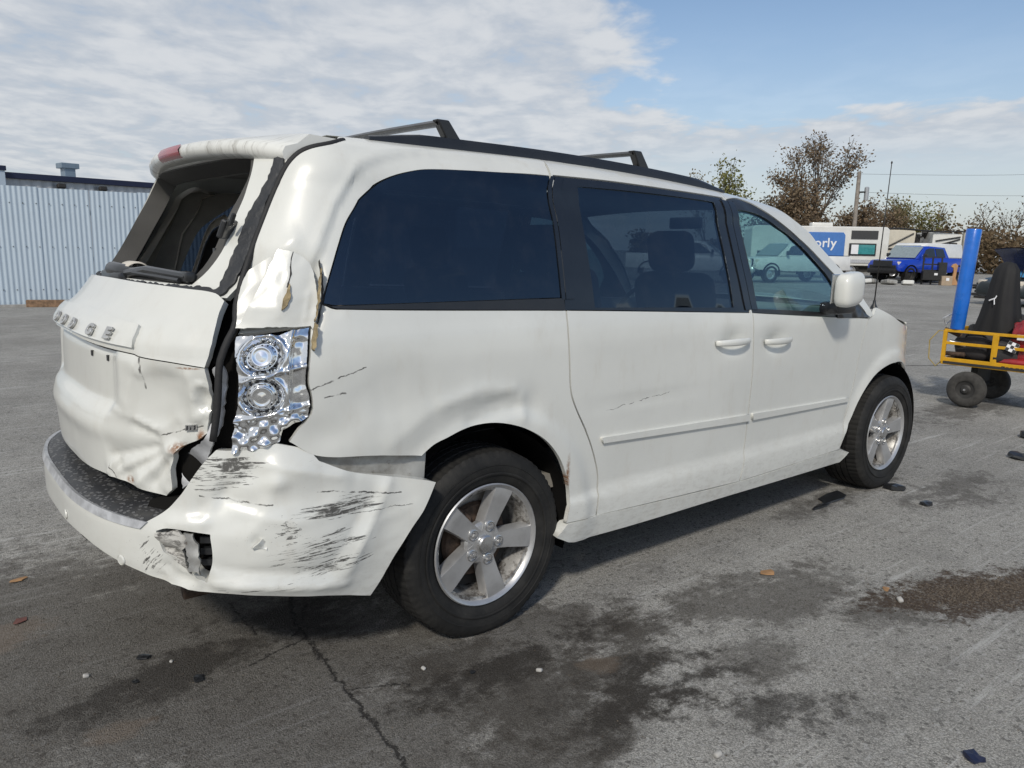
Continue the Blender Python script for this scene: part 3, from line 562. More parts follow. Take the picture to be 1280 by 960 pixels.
# ------------------------------------------------------------------ ground
def ground():
    xs=sorted(set([-600,-200,-60,-20,-8]+[float(x) for x in np.arange(-4,10.01,.5)]+[14,20,30,45,60,90,150,300,900])); ys=sorted(set([-600,-200,-60,-20,-8]+[float(x) for x in np.arange(-5,8.01,.5)]+[12,20,30,45,60,90,150,300,900]))
    V=[(x,y,0) for x in xs for y in ys]; n=len(ys); F=[(i*n+j,(i+1)*n+j,(i+1)*n+j+1,i*n+j+1) for i in range(len(xs)-1) for j in range(n-1)]
    return tag(mesh('ground',V,F,M['asphalt'],None,True),kind='structure')
ground()
# positions in the yard: metres to the right of and straight ahead of where the photographer stands
GR=Vector((r_.x,r_.y,0)); GD=Vector((d.x,d.y,0)).normalized(); G0=Vector((CAMP.x,CAMP.y,0))
def yard(right,ahead,z=0.): return G0+GR*right+GD*ahead+Vector((0,0,z))
def heading(right,ahead): v=GR*right+GD*ahead; return math.atan2(v.y,v.x)
# ================================================================== THE MINIVAN
van=thing('minivan','white minivan with crushed right rear corner and missing rear window, parked on the asphalt','minivan')
T=1.835; D=DATA
P_,PQ,PD,PB,PG=M['paint'],M['paint_quarter'],M['paint_door'],M['paint_bumper'],M['paint_gate']
cut1=D['cut1'];cut2=D['cut2'];fcut=D['fcut']
# ---- quarter panel (right, damaged)
_qo=np.array(D['qwin_out'])
def dwin(s,v):      # distance to the rear and top edge of the quarter window
    o=np.full(np.shape(s),9.)
    for i in range(len(_qo)-1):
        ax,ay=_qo[i]; ex,ey=_qo[i+1]-_qo[i]; t=np.clip(((s-ax)*ex+(v-ay)*ey)/(ex*ex+ey*ey),0,1); o=np.minimum(o,np.hypot(s-ax-t*ex,v-ay-t*ey))
    return o
def dq(s,v):
    o=.010*Cr(s,v,(-.456,.781),(-.252,.907),.05)+.013*Cr(s,v,(-.27,.90),(-.06,.945),.03)+.010*Cr(s,v,(-.08,.945),(.115,.925),.028)
    o=o-.016*Cr(s,v,(-.14,.832),(.135,.868),.020)-.010*Gs(s,v,.0,.885,.10,.03,.15)+.008*Cr(s,v,(.118,.93),(.126,.80),.016)-.008*Gs(s,v,.17,.86,.05,.06)
    o=o-.010*Gs(s,v,-.45,.98,.14,.10)-.010*Gs(s,v,-.62,.86,.07,.05)+.003*Ns(s,v,16,2)*Gs(s,v,-.5,.9,.25,.2)
    m=box01(s,v,-.93,-.655,1.17,1.38,.03,.06)          # crushed pillar foot above the lamp
    o=o+m*(-.034+.004*crinkle(s,v,15,3))-.012*Gs(s,v,-.83,1.33,.05,.07)+.010*Cr(s,v,(-.90,1.34),(-.74,1.46),.03)-.018*Cr(s,v,(-.86,1.25),(-.72,1.30),.022)
    o=o+.010*(sst(-.50,-.56,s))*sst(1.3,1.5,v)*(1-sst(1.5,1.72,v))*0
    w=dwin(s,v); o=o-.0090*(1-sst(.056,.072,w))*sst(1.18,1.30,v)*(1-sst(.1,.35,s)*.6)+.003*np.exp(-((w-.085)/.018)**2)*sst(1.25,1.4,v)
    return o
quarter=[(-.42,T)]+D['q_gap']+D['lampcut']+D['q_low']+D['arch'][1:]+cut1+[(cut1[-1][0]+.02,T)]
qglass=D['qwin_out']+[(.375,1.236)]
qwin_all=D['qwin_out']+D['qwin_bot']
quarter_o=panel('quarter_panel',quarter,PQ,van,res=.018,disp=dq,holes=[qwin_all],flange=.02,gap=.0038)
quarter_o['label']='dented and scraped right rear quarter panel'
panel('quarter_glass',[(a,b) for a,b in D['qwin_out']]+[(D['qwin_bot'][0][0],1.250),(-.60,1.250)],M['glass_dark'],van,res=.05,off=-.003,flange=.004,gap=.003)
panel('glass_molding',[(-.615,1.250),(D['qwin_bot'][0][0],1.250)]+D['qwin_bot'],M['black'],van,res=.05,off=.001,flange=.012,gap=.001)
# torn skin over the lamp, with old filler showing at the tears
def facet(s,v,pts):     # flat facets through (s, v, offset) points, nearest-plane blend
    o=np.zeros(np.shape(s)); wt=np.zeros(np.shape(s))
    for a,b,c in pts: k=1/(np.hypot(s-a,v-b)**2.4+1e-5); o=o+k*c; wt=wt+k
    return o/wt
lin=lambda x,a,b: np.clip((x-a)/(b-a),0,1)
panel('torn_flap',D['flap2'],PQ,quarter_o,res=.009,off=0,disp=lambda s,v:.017*(1-lin(s,-.765,-.675))*lin(v,1.52,1.42)*lin(v,1.18,1.24)+.007*lin(s,-.69,-.655)-.010*lin(v,1.30,1.20)*lin(s,-.76,-.70)+.0012*crinkle(s,v,40,5)+.005*Cr(s,v,(-.69,1.20),(-.69,1.30),.006),flange=.006,jag=.0005)
panel('torn_flap',D['flap'],PQ,quarter_o,res=.009,off=0,disp=lambda s,v:.004-.028*np.minimum(lin(s,-.905,-.77),lin(v-.35*(s+.8),1.52,1.36))*lin(v-.5*(s+.83),1.175,1.245)+.0012*crinkle(s,v,34,8)+.006*Cr(s,v,(-.90,1.20),(-.77,1.27),.010,.8),flange=.006,jag=.0005)
for pl in ([(-.766,1.232),(-.752,1.240),(-.743,1.268),(-.748,1.300),(-.757,1.312),(-.764,1.275)],[(-.661,1.20),(-.655,1.26),(-.652,1.315),(-.657,1.36),(-.664,1.32),(-.662,1.25)],[(-.655,1.115),(-.647,1.14),(-.650,1.19),(-.661,1.20),(-.662,1.15)]):
    panel('filler_edge',pl,M['tan'],quarter_o,res=.012,off=.026,disp=lambda s,v:.006*Ns(s,v,70,1),flange=.02,jag=.0015)
for pl in ([(-.764,1.30),(-.760,1.34),(-.766,1.375),(-.762,1.405),(-.759,1.405),(-.762,1.375),(-.755,1.34),(-.760,1.30)],[(-.650,1.20),(-.645,1.28),(-.652,1.34),(-.664,1.385),(-.662,1.388),(-.648,1.34),(-.641,1.28),(-.647,1.20)]):
    panel('tear_edge',pl,M['dark_iron'],quarter_o,res=.012,off=.0175 if pl[0][0]<-.7 else .003,flange=.012,gap=0,jag=.0008)
panel('bumper_bracket',[(D['b_strip'][0][0],D['b_strip'][0][1]+.02),(D['b_strip'][1][0]+.03,D['b_strip'][1][1]+.02),(D['b_strip'][1][0]+.03,D['b_strip'][2][1]-.06),(D['b_strip'][0][0],D['b_strip'][3][1]-.06)],M['bare'],van,res=.03,off=-.028,disp=lambda s,v:.006*Ns(s,v,30,2),flange=.01)
# ---- doors
sd=[(cut1[-1][0]+.02,T)]+cut1[::-1]+cut2+[(cut2[-1][0]+.005,T)]
sdwin=D['sd_win']+D['sd_win2']
def dd(s,v): return -.005*Gs(s,v,.8,.82,.3,.012)-.004*sst(.47,.44,v)*0+.006*(sst(.44,.40,v))*0
cup=lambda s0,v0:(lambda s,v:-.022*Gs(s,v,s0,v0,.085,.045))
hs=[(D['handle_sd'][0][0]+D['handle_sd'][1][0])/2,(D['handle_sd'][0][1]+D['handle_sd'][1][1])/2]; hf=[(D['handle_fd'][0][0]+D['handle_fd'][1][0])/2,(D['handle_fd'][0][1]+D['handle_fd'][1][1])/2]
sdoor=panel('sliding_door',sd,PD,van,gap=.0034,res=.03,disp=lambda s,v:dd(s,v)+cup(hs[0]+.01,hs[1])(s,v),holes=[sdwin]); sdoor['label']='right sliding door with a long scratch'
fd=[(cut2[-1][0]+.005,T)]+cut2[::-1]+[D['fcut'][0]]+fcut[1:]+[D['fd_win'][-1]]+[(a,min(b,T)) for a,b in D['apillar'][:8]][::-1]
fdwin=D['fd_win']+D['fd_win2']
fdoor=panel('front_door',[(cut2[-1][0]+.005,T)]+cut2[::-1]+fcut+[(2.76,1.10)]+[D['apillar'][k] for k in (7,6,5,4)]+[(2.0,1.80),(1.80,1.83)],P_,van,res=.03,disp=lambda s,v:cup(hf[0]-.01,hf[1])(s,v),holes=[fdwin],gap=.0034)
sdg=D['sd_glass'];fdg=D['fd_glass']
panel('window_frame',sdwin,M['gloss_black'],sdoor,res=.04,off=-.004,holes=[sdg],flange=.02,gap=.003)
panel('window_glass',sdg,M['glass_slide'],sdoor,res=.05,off=-.010,flange=.004,gap=-.002)
panel('window_frame',fdwin,M['black'],fdoor,res=.04,off=-.004,holes=[fdg],flange=.02,gap=.003)
panel('window_glass',fdg,M['glass_front'],fdoor,res=.05,off=-.012,flange=.004,gap=-.002)
panel('door_molding',D['mould_sd'],P_,sdoor,res=.03,off=.012,flange=.012); panel('door_molding',D['mould_fd'],P_,fdoor,res=.03,off=.012,flange=.012)
def handle(hp,par,L=.24):
    pts=[];s0,v0=hp
    b=MB(); n=15; ring=10
    V=[];F=[]
    for i in range(n):
        t=i/(n-1); s=s0+(t-.5)*L; o=.006+.030*math.sin(PI*t)**.55; h=.017*(.75+.25*math.sin(PI*t)); p=S0(s,v0); nn=nrm(S0,np.array(s),np.array(v0)); 
        for k in range(ring):
            q=2*PI*k/ring; V.append(tuple(p+nn*(o+.007*math.cos(q))+np.array([0,0,h*math.sin(q)])))
    for i in range(n-1):
        for k in range(ring): F.append((i*ring+k,i*ring+(k+1)%ring,(i+1)*ring+(k+1)%ring,(i+1)*ring+k))
    F+= [tuple(range(ring)),tuple(range((n-1)*ring,n*ring))]
    o=MB(); o.add(V,F); return o.build('door_handle',P_,par,True)
handle(hs,sdoor,.26); handle(hf,fdoor,.23)
pcA=[(a+.0012,b) for a,b in [cut1[k] for k in range(len(cut1)-1,8,-1)]]; pcA=[(cut1[-1][0]+.012,1.712)]+[q for q in pcA if q[1]<1.70]; pcA=[q for q in pcA if q[1]>1.205]
pcB=[(a-.0024,b) for a,b in pcA]+[(a-.022,b) for a,b in pcA[::-1]]; panel('pillar_cover',pcB,M['gloss_black'],quarter_o,res=.03,off=.0015,flange=.004,gap=.0005)
pcA=pcA+[(q[0]+.045,q[1]) for q in pcA[::-1]]
panel('pillar_cover',pcA,M['gloss_black'],sdoor,res=.03,off=.0015,flange=.004,gap=.001)
c2=[(float(np.interp(1.172,[q[1] for q in cut2],[q[0] for q in cut2])),1.172)]+[q for q in cut2 if q[1]>1.19]; c2=c2+[(cut2[-1][0]+.004,1.735)]
panel('pillar_cover',[(q[0]-.0012,q[1]) for q in c2]+[(q[0]-.05,q[1]) for q in c2[::-1]],M['gloss_black'],sdoor,res=.03,off=.0015,flange=.004,gap=.001)
panel('pillar_cover',[(q[0]+.0012,q[1]) for q in c2]+[(q[0]+.05,q[1]) for q in c2[::-1]],M['gloss_black'],fdoor,res=.03,off=.0015,flange=.004,gap=.001)
for cc,nm in ((cut1,'door_seal'),(cut2,'door_seal'),(fcut,'door_seal')):
    q=[p for p in cc if p[1]<1.30] if cc is not fcut else fcut
    panel(nm,[(a-.016,b) for a,b in q]+[(a+.016,b) for a,b in q[::-1]],M['rubber'],van,res=.03,off=-.010 if cc is cut1 else -.013,disp=dq if cc is cut1 else None,flange=.01,gap=0)
# ---- fender, sill, hood, windshield
ft=[(a,b) for a,b in D['ftop']]
fender=panel('fender',fcut[::-1][0:0]+fcut+[(2.76,1.10)]+ft[1:]+[(3.35,1.02),(3.6,.95),(3.62,.62),(3.52,.60)]+[D['farch'][k] for k in (9,8,7,6,5,4,3,2,1)],P_,van,res=.03)
panel('headlight',[(3.42,.985),(3.62,.935),(4.0,.90),(4.0,.75),(3.66,.72),(3.50,.80)],M['lens'],van,res=.04,off=.004,flange=.03)
panel('front_bumper',[(3.52,.60),(3.62,.62),(3.66,.72),(4.0,.74),(C1+LF,.74),(C1+LF,.2),(3.6,.2),(3.44,.30),(3.48,.45)],P_,van,res=.05)
panel('front_bumper',[(3.52,.60),(3.62,.62),(3.66,.72),(4.0,.74),(C1+LF,.74),(C1+LF,.2),(3.6,.2),(3.44,.30),(3.48,.45)],P_,van,res=.05,flip=True)
panel('grille',[(4.0,.90),(C1+LF,.90),(C1+LF,.75),(4.0,.75)],M['black'],van,res=.05,off=-.01); panel('grille',[(4.0,.90),(C1+LF,.90),(C1+LF,.75),(4.0,.75)],M['black'],van,res=.05,off=-.01,flip=True)
sl=[(.335,.30),D['silltop'][0]]+[D['q_bot'][0]]+D['sd_bot'][1:]+D['fd_bot'][1:]+[(2.64,.27),(2.60,.235),(.36,.235)]
SILL=[(.312,.315),(.365,.362),(D['q_bot'][0][0],D['q_bot'][0][1]+.003)]+[(1.0,.335),(1.542,.318),(2.524,.325),(2.62,.30),(2.58,.24),(1.5,.255),(.42,.268)]
for fp in (False,True): panel('sill',SILL,P_,van,res=.05,off=.004,flange=.05,flip=fp,gap=.001)
# left side, undamaged mirror of the right
qL=[(-.42,T)]+[(-.565,1.769),(-.765,1.729),(-.851,1.677),(-.883,1.603),(-.905,1.517),(-.918,1.432),(-.92,1.337),(-.908,1.2),(-.90,.84),(-.66,.80)]+[(-.40,.74)]+D['arch']+cut1+[(cut1[-1][0]+.02,T)]
panel('quarter_panel',qL,P_,van,res=.05,holes=[qwin_all],flip=True)
panel('quarter_glass',qwin_all,M['glass_dark'],van,res=.08,off=-.003,flange=.004,flip=True)
sl_=panel('sliding_door',sd,P_,van,res=.06,holes=[sdwin],flip=True); panel('window_frame',sdwin,M['gloss_black'],sl_,res=.06,off=-.004,holes=[sdg],flip=True); panel('window_glass',sdg,M['glass_slide'],sl_,res=.08,off=-.01,flange=.004,flip=True)
fl_=panel('front_door',[(cut2[-1][0]+.005,T)]+cut2[::-1]+fcut+[(2.76,1.10)]+[D['apillar'][k] for k in (7,6,5,4)]+[(2.0,1.80),(1.80,1.83)],P_,van,res=.06,holes=[fdwin],flip=True)
panel('window_frame',fdwin,M['black'],fl_,res=.06,off=-.004,holes=[fdg],flip=True); panel('window_glass',fdg,M['glass_front'],fl_,res=.08,off=-.012,flange=.004,flip=True)
panel('fender',fcut+[(2.76,1.10)]+ft[1:]+[(3.35,1.02),(3.6,.95),(3.62,.62),(3.52,.60)]+[D['farch'][k] for k in (9,8,7,6,5,4,3,2,1)],P_,van,res=.06,flip=True)
panel('headlight',[(3.42,.985),(3.62,.935),(4.0,.90),(4.0,.75),(3.66,.72),(3.50,.80)],M['lens'],van,res=.06,off=.004,flange=.03,flip=True)
panel('tail_lamp',[(-.868,1.168),(-.67,1.19),(-.66,.92),(-.74,.85),(-.86,.83)],M['red'],van,res=.04,off=.004,flip=True)
# roof sheet
def grid(name,fn,nu,nv,mat,par,smooth=True):
    V=[fn(i/nu,j/nv) for i in range(nu+1) for j in range(nv+1)]; F=[(i*(nv+1)+j,(i+1)*(nv+1)+j,(i+1)*(nv+1)+j+1,i*(nv+1)+j+1) for i in range(nu) for j in range(nv)]
    return mesh(name,V,F,mat,par,smooth)
def roof_pt(a,b):
    s=1.95-a*(1.95+C0+.10); t=2*b-1; e=S0(s,T-.004+.0*a); x=e[0] if s>-C0 else e[0]
    y=e[1]*-t; k=1-abs(t)**2.4; return (e[0]-.0*k+(.13*k if s>1.2 else 0)*(s-1.2)/.75-(.06*k*sst(-.3,-.6,s)),y,e[2]+.035*k*sst(-.05,.6,e[0])-.022*k*sst(-.15,-.45,s))
grid('roof',roof_pt,40,24,P_,van)
A=[S0(*p) for p in [(1.80,1.83),(2.0,1.80)]+[D['apillar'][k] for k in (4,5,6,7,8)]+[(2.80,1.12)]]
def ws_pt(a,b):
    q=a*(len(A)-1); i=min(int(q),len(A)-2); f=q-i; p=np.array(A[i])*(1-f)+np.array(A[i+1])*f; t=2*b-1; k=1-t*t
    return (p[0]+.28*k*(.5+.5*a)-.02,-p[1]*t*.985,p[2]+.015*k)
grid('windshield',ws_pt,16,16,M['glass_screen'],van)
def hood_pt(a,b):
    s=2.80+a*(C1+.93-2.80-.02); t=2*b-1
    e=S0(2.80+a*.95,1.10-.20*a**1.3); nose=C1+.90
    x=2.80+(nose-2.80)*a if abs(t)<1e-9 else None
    k=1-abs(t)**3; xx=e[0]+(.13+.06*a)*k*(1 if a>0 else 1.5); return (xx,-e[1]*t,e[2]+.055*k*(1-.3*a))
grid('hood',hood_pt,18,18,P_,van)
# ---- tail lamp: chrome reflector shell, its red-clear cover gone
lu,lv=(-.783,1.108),(-.782,.992)
def dl(s,v):
    o=np.zeros_like(s)
    for (a,b) in (lu,lv):
        ra=np.hypot((s-a)/1.0,v-b)
        o+=-.016*(1-sst(.034,.058,ra))+.010*np.exp(-((ra-.060)/.005)**2)+.010*(1-sst(.030,.036,ra))+.004*np.exp(-((ra-.034)/.003)**2)
    o+=.012*np.exp(-((s+.716)/.006)**2)*sst(.92,.94,v)+.010*np.exp(-((v-1.05-.25*(s+.78))/.007)**2)-.010*box01(s,v,-.707,-.672,.95,1.16,.008)
    low=sst(.935,.925,v); o+=low*(.009*np.sin(s*118+6*v)*np.sin(v*120)+.007*crinkle(s,v,40,4))+.010*np.exp(-((v-.932-.2*(s+.8))/.006)**2)
    o+=(1-low)*sst(-.735,-.70,s)*.003*Ns(s,v,60,6)+.0010*Ns(s,v,50,9)+.006*crinkle(s,v,40,2)*sst(1.145,1.165,v)
    return o-.004
lamp=panel('tail_lamp',D['lamp'],M['chrome'],van,res=.0055,disp=dl,flange=.05,gap=.001,jag=.0004); lamp['label']='exposed chrome tail lamp reflector without its lens'
hb=MB()
for (a,b) in (lu,lv):
    for k in range(14):
        q=2*PI*k/14; s=a+.045*math.cos(q); v=b+.045*math.sin(q); N=nrm(S0,np.array(s),np.array(v)); p=S0(s,v)+N*-.014
        tx=np.cross([0,0,1],N); tx/=np.linalg.norm(tx); ty=np.cross(N,tx); pts=[p+N*.005+.0045*(tx*math.cos(w_)+ty*math.sin(w_)) for w_ in np.linspace(0,2*PI,9)[:-1]]+[p+N*.006]
        hb.add(pts,[(i,(i+1)%8,8) for i in range(8)])
tag(hb.build('bulb_socket',M['black'],lamp,True),kind='stuff')
for (a,b) in (lu,lv):
    N=nrm(S0,np.array(a),np.array(b)); p=S0(a,b)+N*.004; q=Vector(N).to_track_quat('Z','Y'); m=MB(); m.lathe([(0,.031),(.008,.031),(.011,.0285),(.007,.024),(.009,.014),(.010,.0)],28,'Z'); o=m.build('reflector_cap',M['chrome'],lamp,True); o.location=p; o.rotation_mode='QUATERNION'; o.rotation_quaternion=q
# ---- dark jamb behind the gap
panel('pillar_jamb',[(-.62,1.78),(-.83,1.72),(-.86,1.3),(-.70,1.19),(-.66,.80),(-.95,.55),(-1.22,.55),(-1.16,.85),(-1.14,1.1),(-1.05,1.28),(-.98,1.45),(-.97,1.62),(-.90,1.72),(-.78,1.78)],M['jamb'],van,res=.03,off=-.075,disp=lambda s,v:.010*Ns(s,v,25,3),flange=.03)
_sl=[(-.44,1.80)]+D['q_gap']+[(-.885,1.10),(-.893,.97),(-.905,.86)]; _ss=catmull(_sl,.03); _ss=_ss[:int(np.hypot(_ss[:,0]+.905,_ss[:,1]-.86).argmin())+1]
sb=MB(); pts=[S0(a-.006,b)+nrm(S0,np.array(a),np.array(b))*-.006 for a,b in _ss]
sb.tube(pts,.011,8); sb.build('gate_seal',M['rubber'],van,True)
# ---- tailgate
HR=[(-.929,1.076),(-.915,1.16),(-.93,1.23),(-.957,1.268)]
br_=D['h_brow_r']
def dh(s,v):      # shared tailgate shape: plate recess, pull-in on the right, folds
    o=-.026*box01(s,v,-2.34,-1.30,.915,1.16,.055,.026)
    o+=.014*Gs(s,v,-1.75,.845,.55,.035)
    r=sst(-1.60,-1.05,s)*sst(1.10,1.03,v); fh=D['fh']
    C=lambda a,b,w,q=1.: Cr(s,v,fh[a],fh[b],w,q)
    o+=-.045*r*Gs(s,v,-1.02,.80,.30,.18)-.020*r*Gs(s,v,-1.08,1.0,.11,.09)
    o+=.016*Cr(s,v,(-.982,1.07),(-.978,.90),.030,.9)+.012*Cr(s,v,(-1.165,1.09),(-1.24,.92),.035,.9)
    o+=-.012*C(0,1,.010,.8)+.010*Cr(s,v,(-1.166,1.09),(-1.162,1.03),.008)
    o+=.020*C(5,6,.016,.8)-.016*Cr(s,v,(-1.22,.885),(-1.10,.845),.022,.8)+.012*Cr(s,v,(-1.34,.93),(-1.19,.905),.03)
    o+=.022*C(7,9,.030,.8)+.018*C(7,10,.026,.8)+.016*C(7,8,.028,.8)-.018*Cr(s,v,(-1.06,.82),(-1.29,.70),.020,.8)-.018*Cr(s,v,(-1.04,.81),(-1.15,.69),.018,.8)-.016*Cr(s,v,(-1.08,.83),(-1.36,.76),.025,.8)
    o+=.012*C(11,12,.009,.8)-.014*Cr(s,v,(-1.335,.70),(-1.275,.755),.012,.8)
    o+=-.018*Gs(s,v,-.945,.985,.020,.034)+.008*np.exp(-((np.hypot((s+.945)/.62,v-.985)-.042)/.006)**2)
    o+=.0018*Ns(s,v,14,4)*sst(-1.6,-1.1,s)+.010*crinkle(s,v,26,6)*Gs(s,v,-1.0,.80,.12,.12)+.012*crinkle(s,v,42,3)*sst(-.99,-.94,s)*sst(1.06,1.0,v)+.0015*Ns(s,v,7,1)
    return o
gate=panel('tailgate',D['h_brow_bot'][1:]+D['h_low_r'][1:]+D['h_low_b'][1:-1]+[(-2.05,.682),(-2.45,.69),(-2.66,.73),(-2.67,1.09),(-2.2,1.11)],PG,van,res=.0115,disp=dh,flange=.022,corner=30); gate['label']='crumpled white tailgate with bent lower right corner'
def dbrow(s,v): return .012*sst(1.10,1.13,v)+.006*Ns(s,v,9,3)*sst(-1.3,-.95,s)-.016*Gs(s,v,-.95,1.14,.06,.05)+.004*Cr(s,v,(-1.10,1.20),(-.98,1.24),.02)
panel('gate_brow',D['h_brow_bot']+br_[1:]+[(-.985,1.279),(-1.10,1.288),(-1.30,1.293),(-1.8,1.296),(-2.3,1.288),(-2.62,1.272),(-2.68,1.17),(-2.67,1.076),(-2.4,1.10)],PG,gate,res=.02,off=.004,disp=dbrow,flange=.025,gap=.001)
GA=[(-1.195,1.172),(-1.180,1.155),(-1.178,1.112),(-1.45,1.116),(-1.8,1.119)]; GA=GA+[(-1.8-(a+1.8),b) for a,b in GA[:-1]][::-1]+[(-1.8,1.190),(-1.5,1.186)]
panel('garnish',GA,PG,gate,res=.03,off=.014,disp=lambda s,v:dbrow(s,v),flange=.010,corner=25)
# gutter flange shown behind the bent edge
panel('gate_flange',[(-.925,1.07),(-.895,1.10),(-.880,1.06),(-.885,.98),(-.895,.90),(-.93,.82),(-.985,.73),(-1.055,.68),(-1.06,.74),(-1.03,.80),(-.95,.86),(-.925,.93),(-.915,1.0)],M['strip'],gate,res=.012,off=-.030,disp=lambda s,v:.012*crinkle(s,v,18,3)-.05*sst(.9,.7,v)*Gs(s,v,-1.0,.78,.2,.2),flange=.012,jag=.0015)
panel('gate_flange',[(-.935,1.075),(-.925,1.16),(-.94,1.24),(-.965,1.272),(-.925,1.30),(-.895,1.24),(-.895,1.12)],M['jamb'],gate,res=.015,off=-.045,flange=.012)
# frame round the missing glass
ur=D['ureth']; wo=D['winopen']; wb=D['winbot']; fo=D['frameout']; to=D['trimout']
def ring(right,bot,topv):    # right side list from top to bottom, mirrored to the left
    r=[(a,b) for a,b in right]; b=[(x,y) for x,y in bot]
    return r+b+mir(r)[::-1]
TOPV=1.742
open_=[(-1.10,1.715)]+wo[1:]+[(-1.25,1.320),(-1.5,1.323)]; open_=open_+mir(open_)[::-1]
trim_=[(-1.068,1.722)]+to[1:-1]+[(to[-1][0],1.309),(-1.5,1.311)]; trim_=trim_+mir(trim_)[::-1]
fr_=[(-.925,1.728),(-.935,1.65),(-.957,1.58)]+fo[2:-1]+[(fo[-1][0]-.005,1.300),(-1.3,1.3025),(-1.6,1.304)]; fr_=fr_+mir(fr_)[::-1]
ur_=[(-.875,1.70)]+ur[:-2]+[(-1.3,1.2965),(-1.6,1.2985)]; ur_=ur_+mir(ur_)[::-1]
out_=[(-.80,1.755),(-.868,1.70)]+[(a+.016,b) for a,b in ur[:5]]+[(-.957,1.275),(-1.10,1.280),(-1.4,1.288),(-1.7,1.290)]; out_=out_+mir(out_)[::-1]
frame=panel('tailgate_frame',out_,PG,gate,res=.022,off=-.006,holes=[trim_],flange=.02,gap=0)
panel('glue_bead',ur_,M['urethane'],gate,res=.012,off=.003,disp=lambda s,v:.0022*Ns(s,v,120,2),holes=[fr_],flange=.010,jag=.0022,gap=0)
panel('window_trim',trim_,M['frame_grey'],gate,res=.025,off=-.012,holes=[open_],flange=.075,gap=0)
# letters
def letters(txt,pos,size,par,mat,name,surf,depth=.003,off=.030):
    for ch,(s,v) in zip(txt,pos):
        cu=bpy.data.curves.new(name,'FONT'); cu.body=ch; cu.size=size; cu.align_x='CENTER'; cu.align_y='CENTER'; cu.extrude=depth; cu.bevel_depth=.0012; cu.resolution_u=4; cu.offset=.0018
        ob=bpy.data.objects.new(name,cu); COL.objects.link(ob); dg=bpy.context.evaluated_depsgraph_get(); me=bpy.data.meshes.new_from_object(ob.evaluated_get(dg)); bpy.data.objects.remove(ob)
        me.transform(Matrix.Diagonal((1.35,1,1,1)))
        me.materials.clear(); me.materials.append(mat); o=link(bpy.data.objects.new(name,me),par); N=Vector(nrm(surf,np.array(s),np.array(v))); X=Vector((0,0,1)).cross(N).normalized(); Y=N.cross(X)
        p=Vector(surf(s,v))+N*off; o.matrix_world=Matrix(((X.x,Y.x,N.x,p.x),(X.y,Y.y,N.y,p.y),(X.z,Y.z,N.z,p.z),(0,0,0,1)))
lp=[(a,1.150) for a,b in D['letters']]; lp=[(q,1.138) for q in (-1.99,-1.835,-1.675,-1.455,-1.315)]
letters('DODGE',lp,.050,gate,M['pale_badge'],'letter',S0)
for s in (-1.53,-1.38): 
    N=nrm(S0,np.array(s),np.array(1.075)); m=MB(); m.box(S0(s,1.072)+N*-.028,(.006,.006,.009),(0,0,.2)); m.build('plate_clip',M['black'],gate)
m=MB(); N=Vector(nrm(S0,np.array(-1.0),np.array(.895))); 
bp=S0(-.985,.892)+np.array(N)*-.03
b0=panel('model_badge',[(-1.008,.880),(-.966,.885),(-.966,.906),(-1.008,.901)],M['chrome_rough'],gate,res=.012,disp=dh,off=.008,flange=.006)
for k in range(3): panel('badge_mark',[(-1.003+.013*k,.885+.0015*k),(-.998+.013*k,.8855+.0015*k),(-.996+.013*k,.899+.0015*k),(-1.001+.013*k,.8985+.0015*k)],M['black'],b0,res=.01,disp=dh,off=.0085,flange=.004,gap=0)
# wiper motor with its arm on the lower frame
c=Vector(S0(-1.80,1.322)); yv=Vector((0,1,0))
m=MB(); m.tube([c+Vector((.03,.20,-.01)),c+Vector((.0,.14,.006)),c+Vector((-.01,.05,.012)),c+Vector((0,-.08,.006)),c+Vector((.03,-.16,0))],[.010,.020,.026,.026,.018],12)
m.box(c+Vector((.02,.02,-.015)),(.05,.14,.02),None,.01,2); wm=m.build('wiper_motor',M['black'],gate,True,sharp=40)
m=MB(); m.lathe([(-.055,.044),(-.045,.050),(.045,.050),(.055,.044),(.045,.046),(-.045,.046)],20,'Y',tuple(c+Vector((.035,-.06,-.008))),close=True,a0=R(-5),a1=R(185)); m.build('motor_cover',M['trim_tan'],wm,True,sharp=40)
c2=Vector(S0(-1.45,1.33)); c3=Vector(S0(-1.15,1.325))
m=MB(); m.tube([c+Vector((0,-.10,.0)),c2+Vector((.0,0,.012)),c3+Vector((-.005,0,.004))],[.016,.014,.013],8); m.tube([c2+Vector((-.02,.1,.0)),c3+Vector((-.02,.03,-.008))],.008,6); m.box(c3+Vector((0,.02,.004)),(.016,.04,.016),None,.006,2); m.build('wiper_arm',M['black'],gate,True,sharp=40)
for (s,v) in ((-1.045,1.47),):
    N=nrm(S0,np.array(s),np.array(v)); p=S0(s,v)+N*.012; m=MB(); m.box(p,(.010,.035,.030),(0,.4,-.9),.006,2); m.box(p+np.array([.0,-.045,.028]),(.006,.008,.02),(0,.4,-.9),.003,1); m.box(p+np.array([-.02,.05,-.07]),(.008,.010,.012)); m.build('hinge_clip',M['black'],gate)
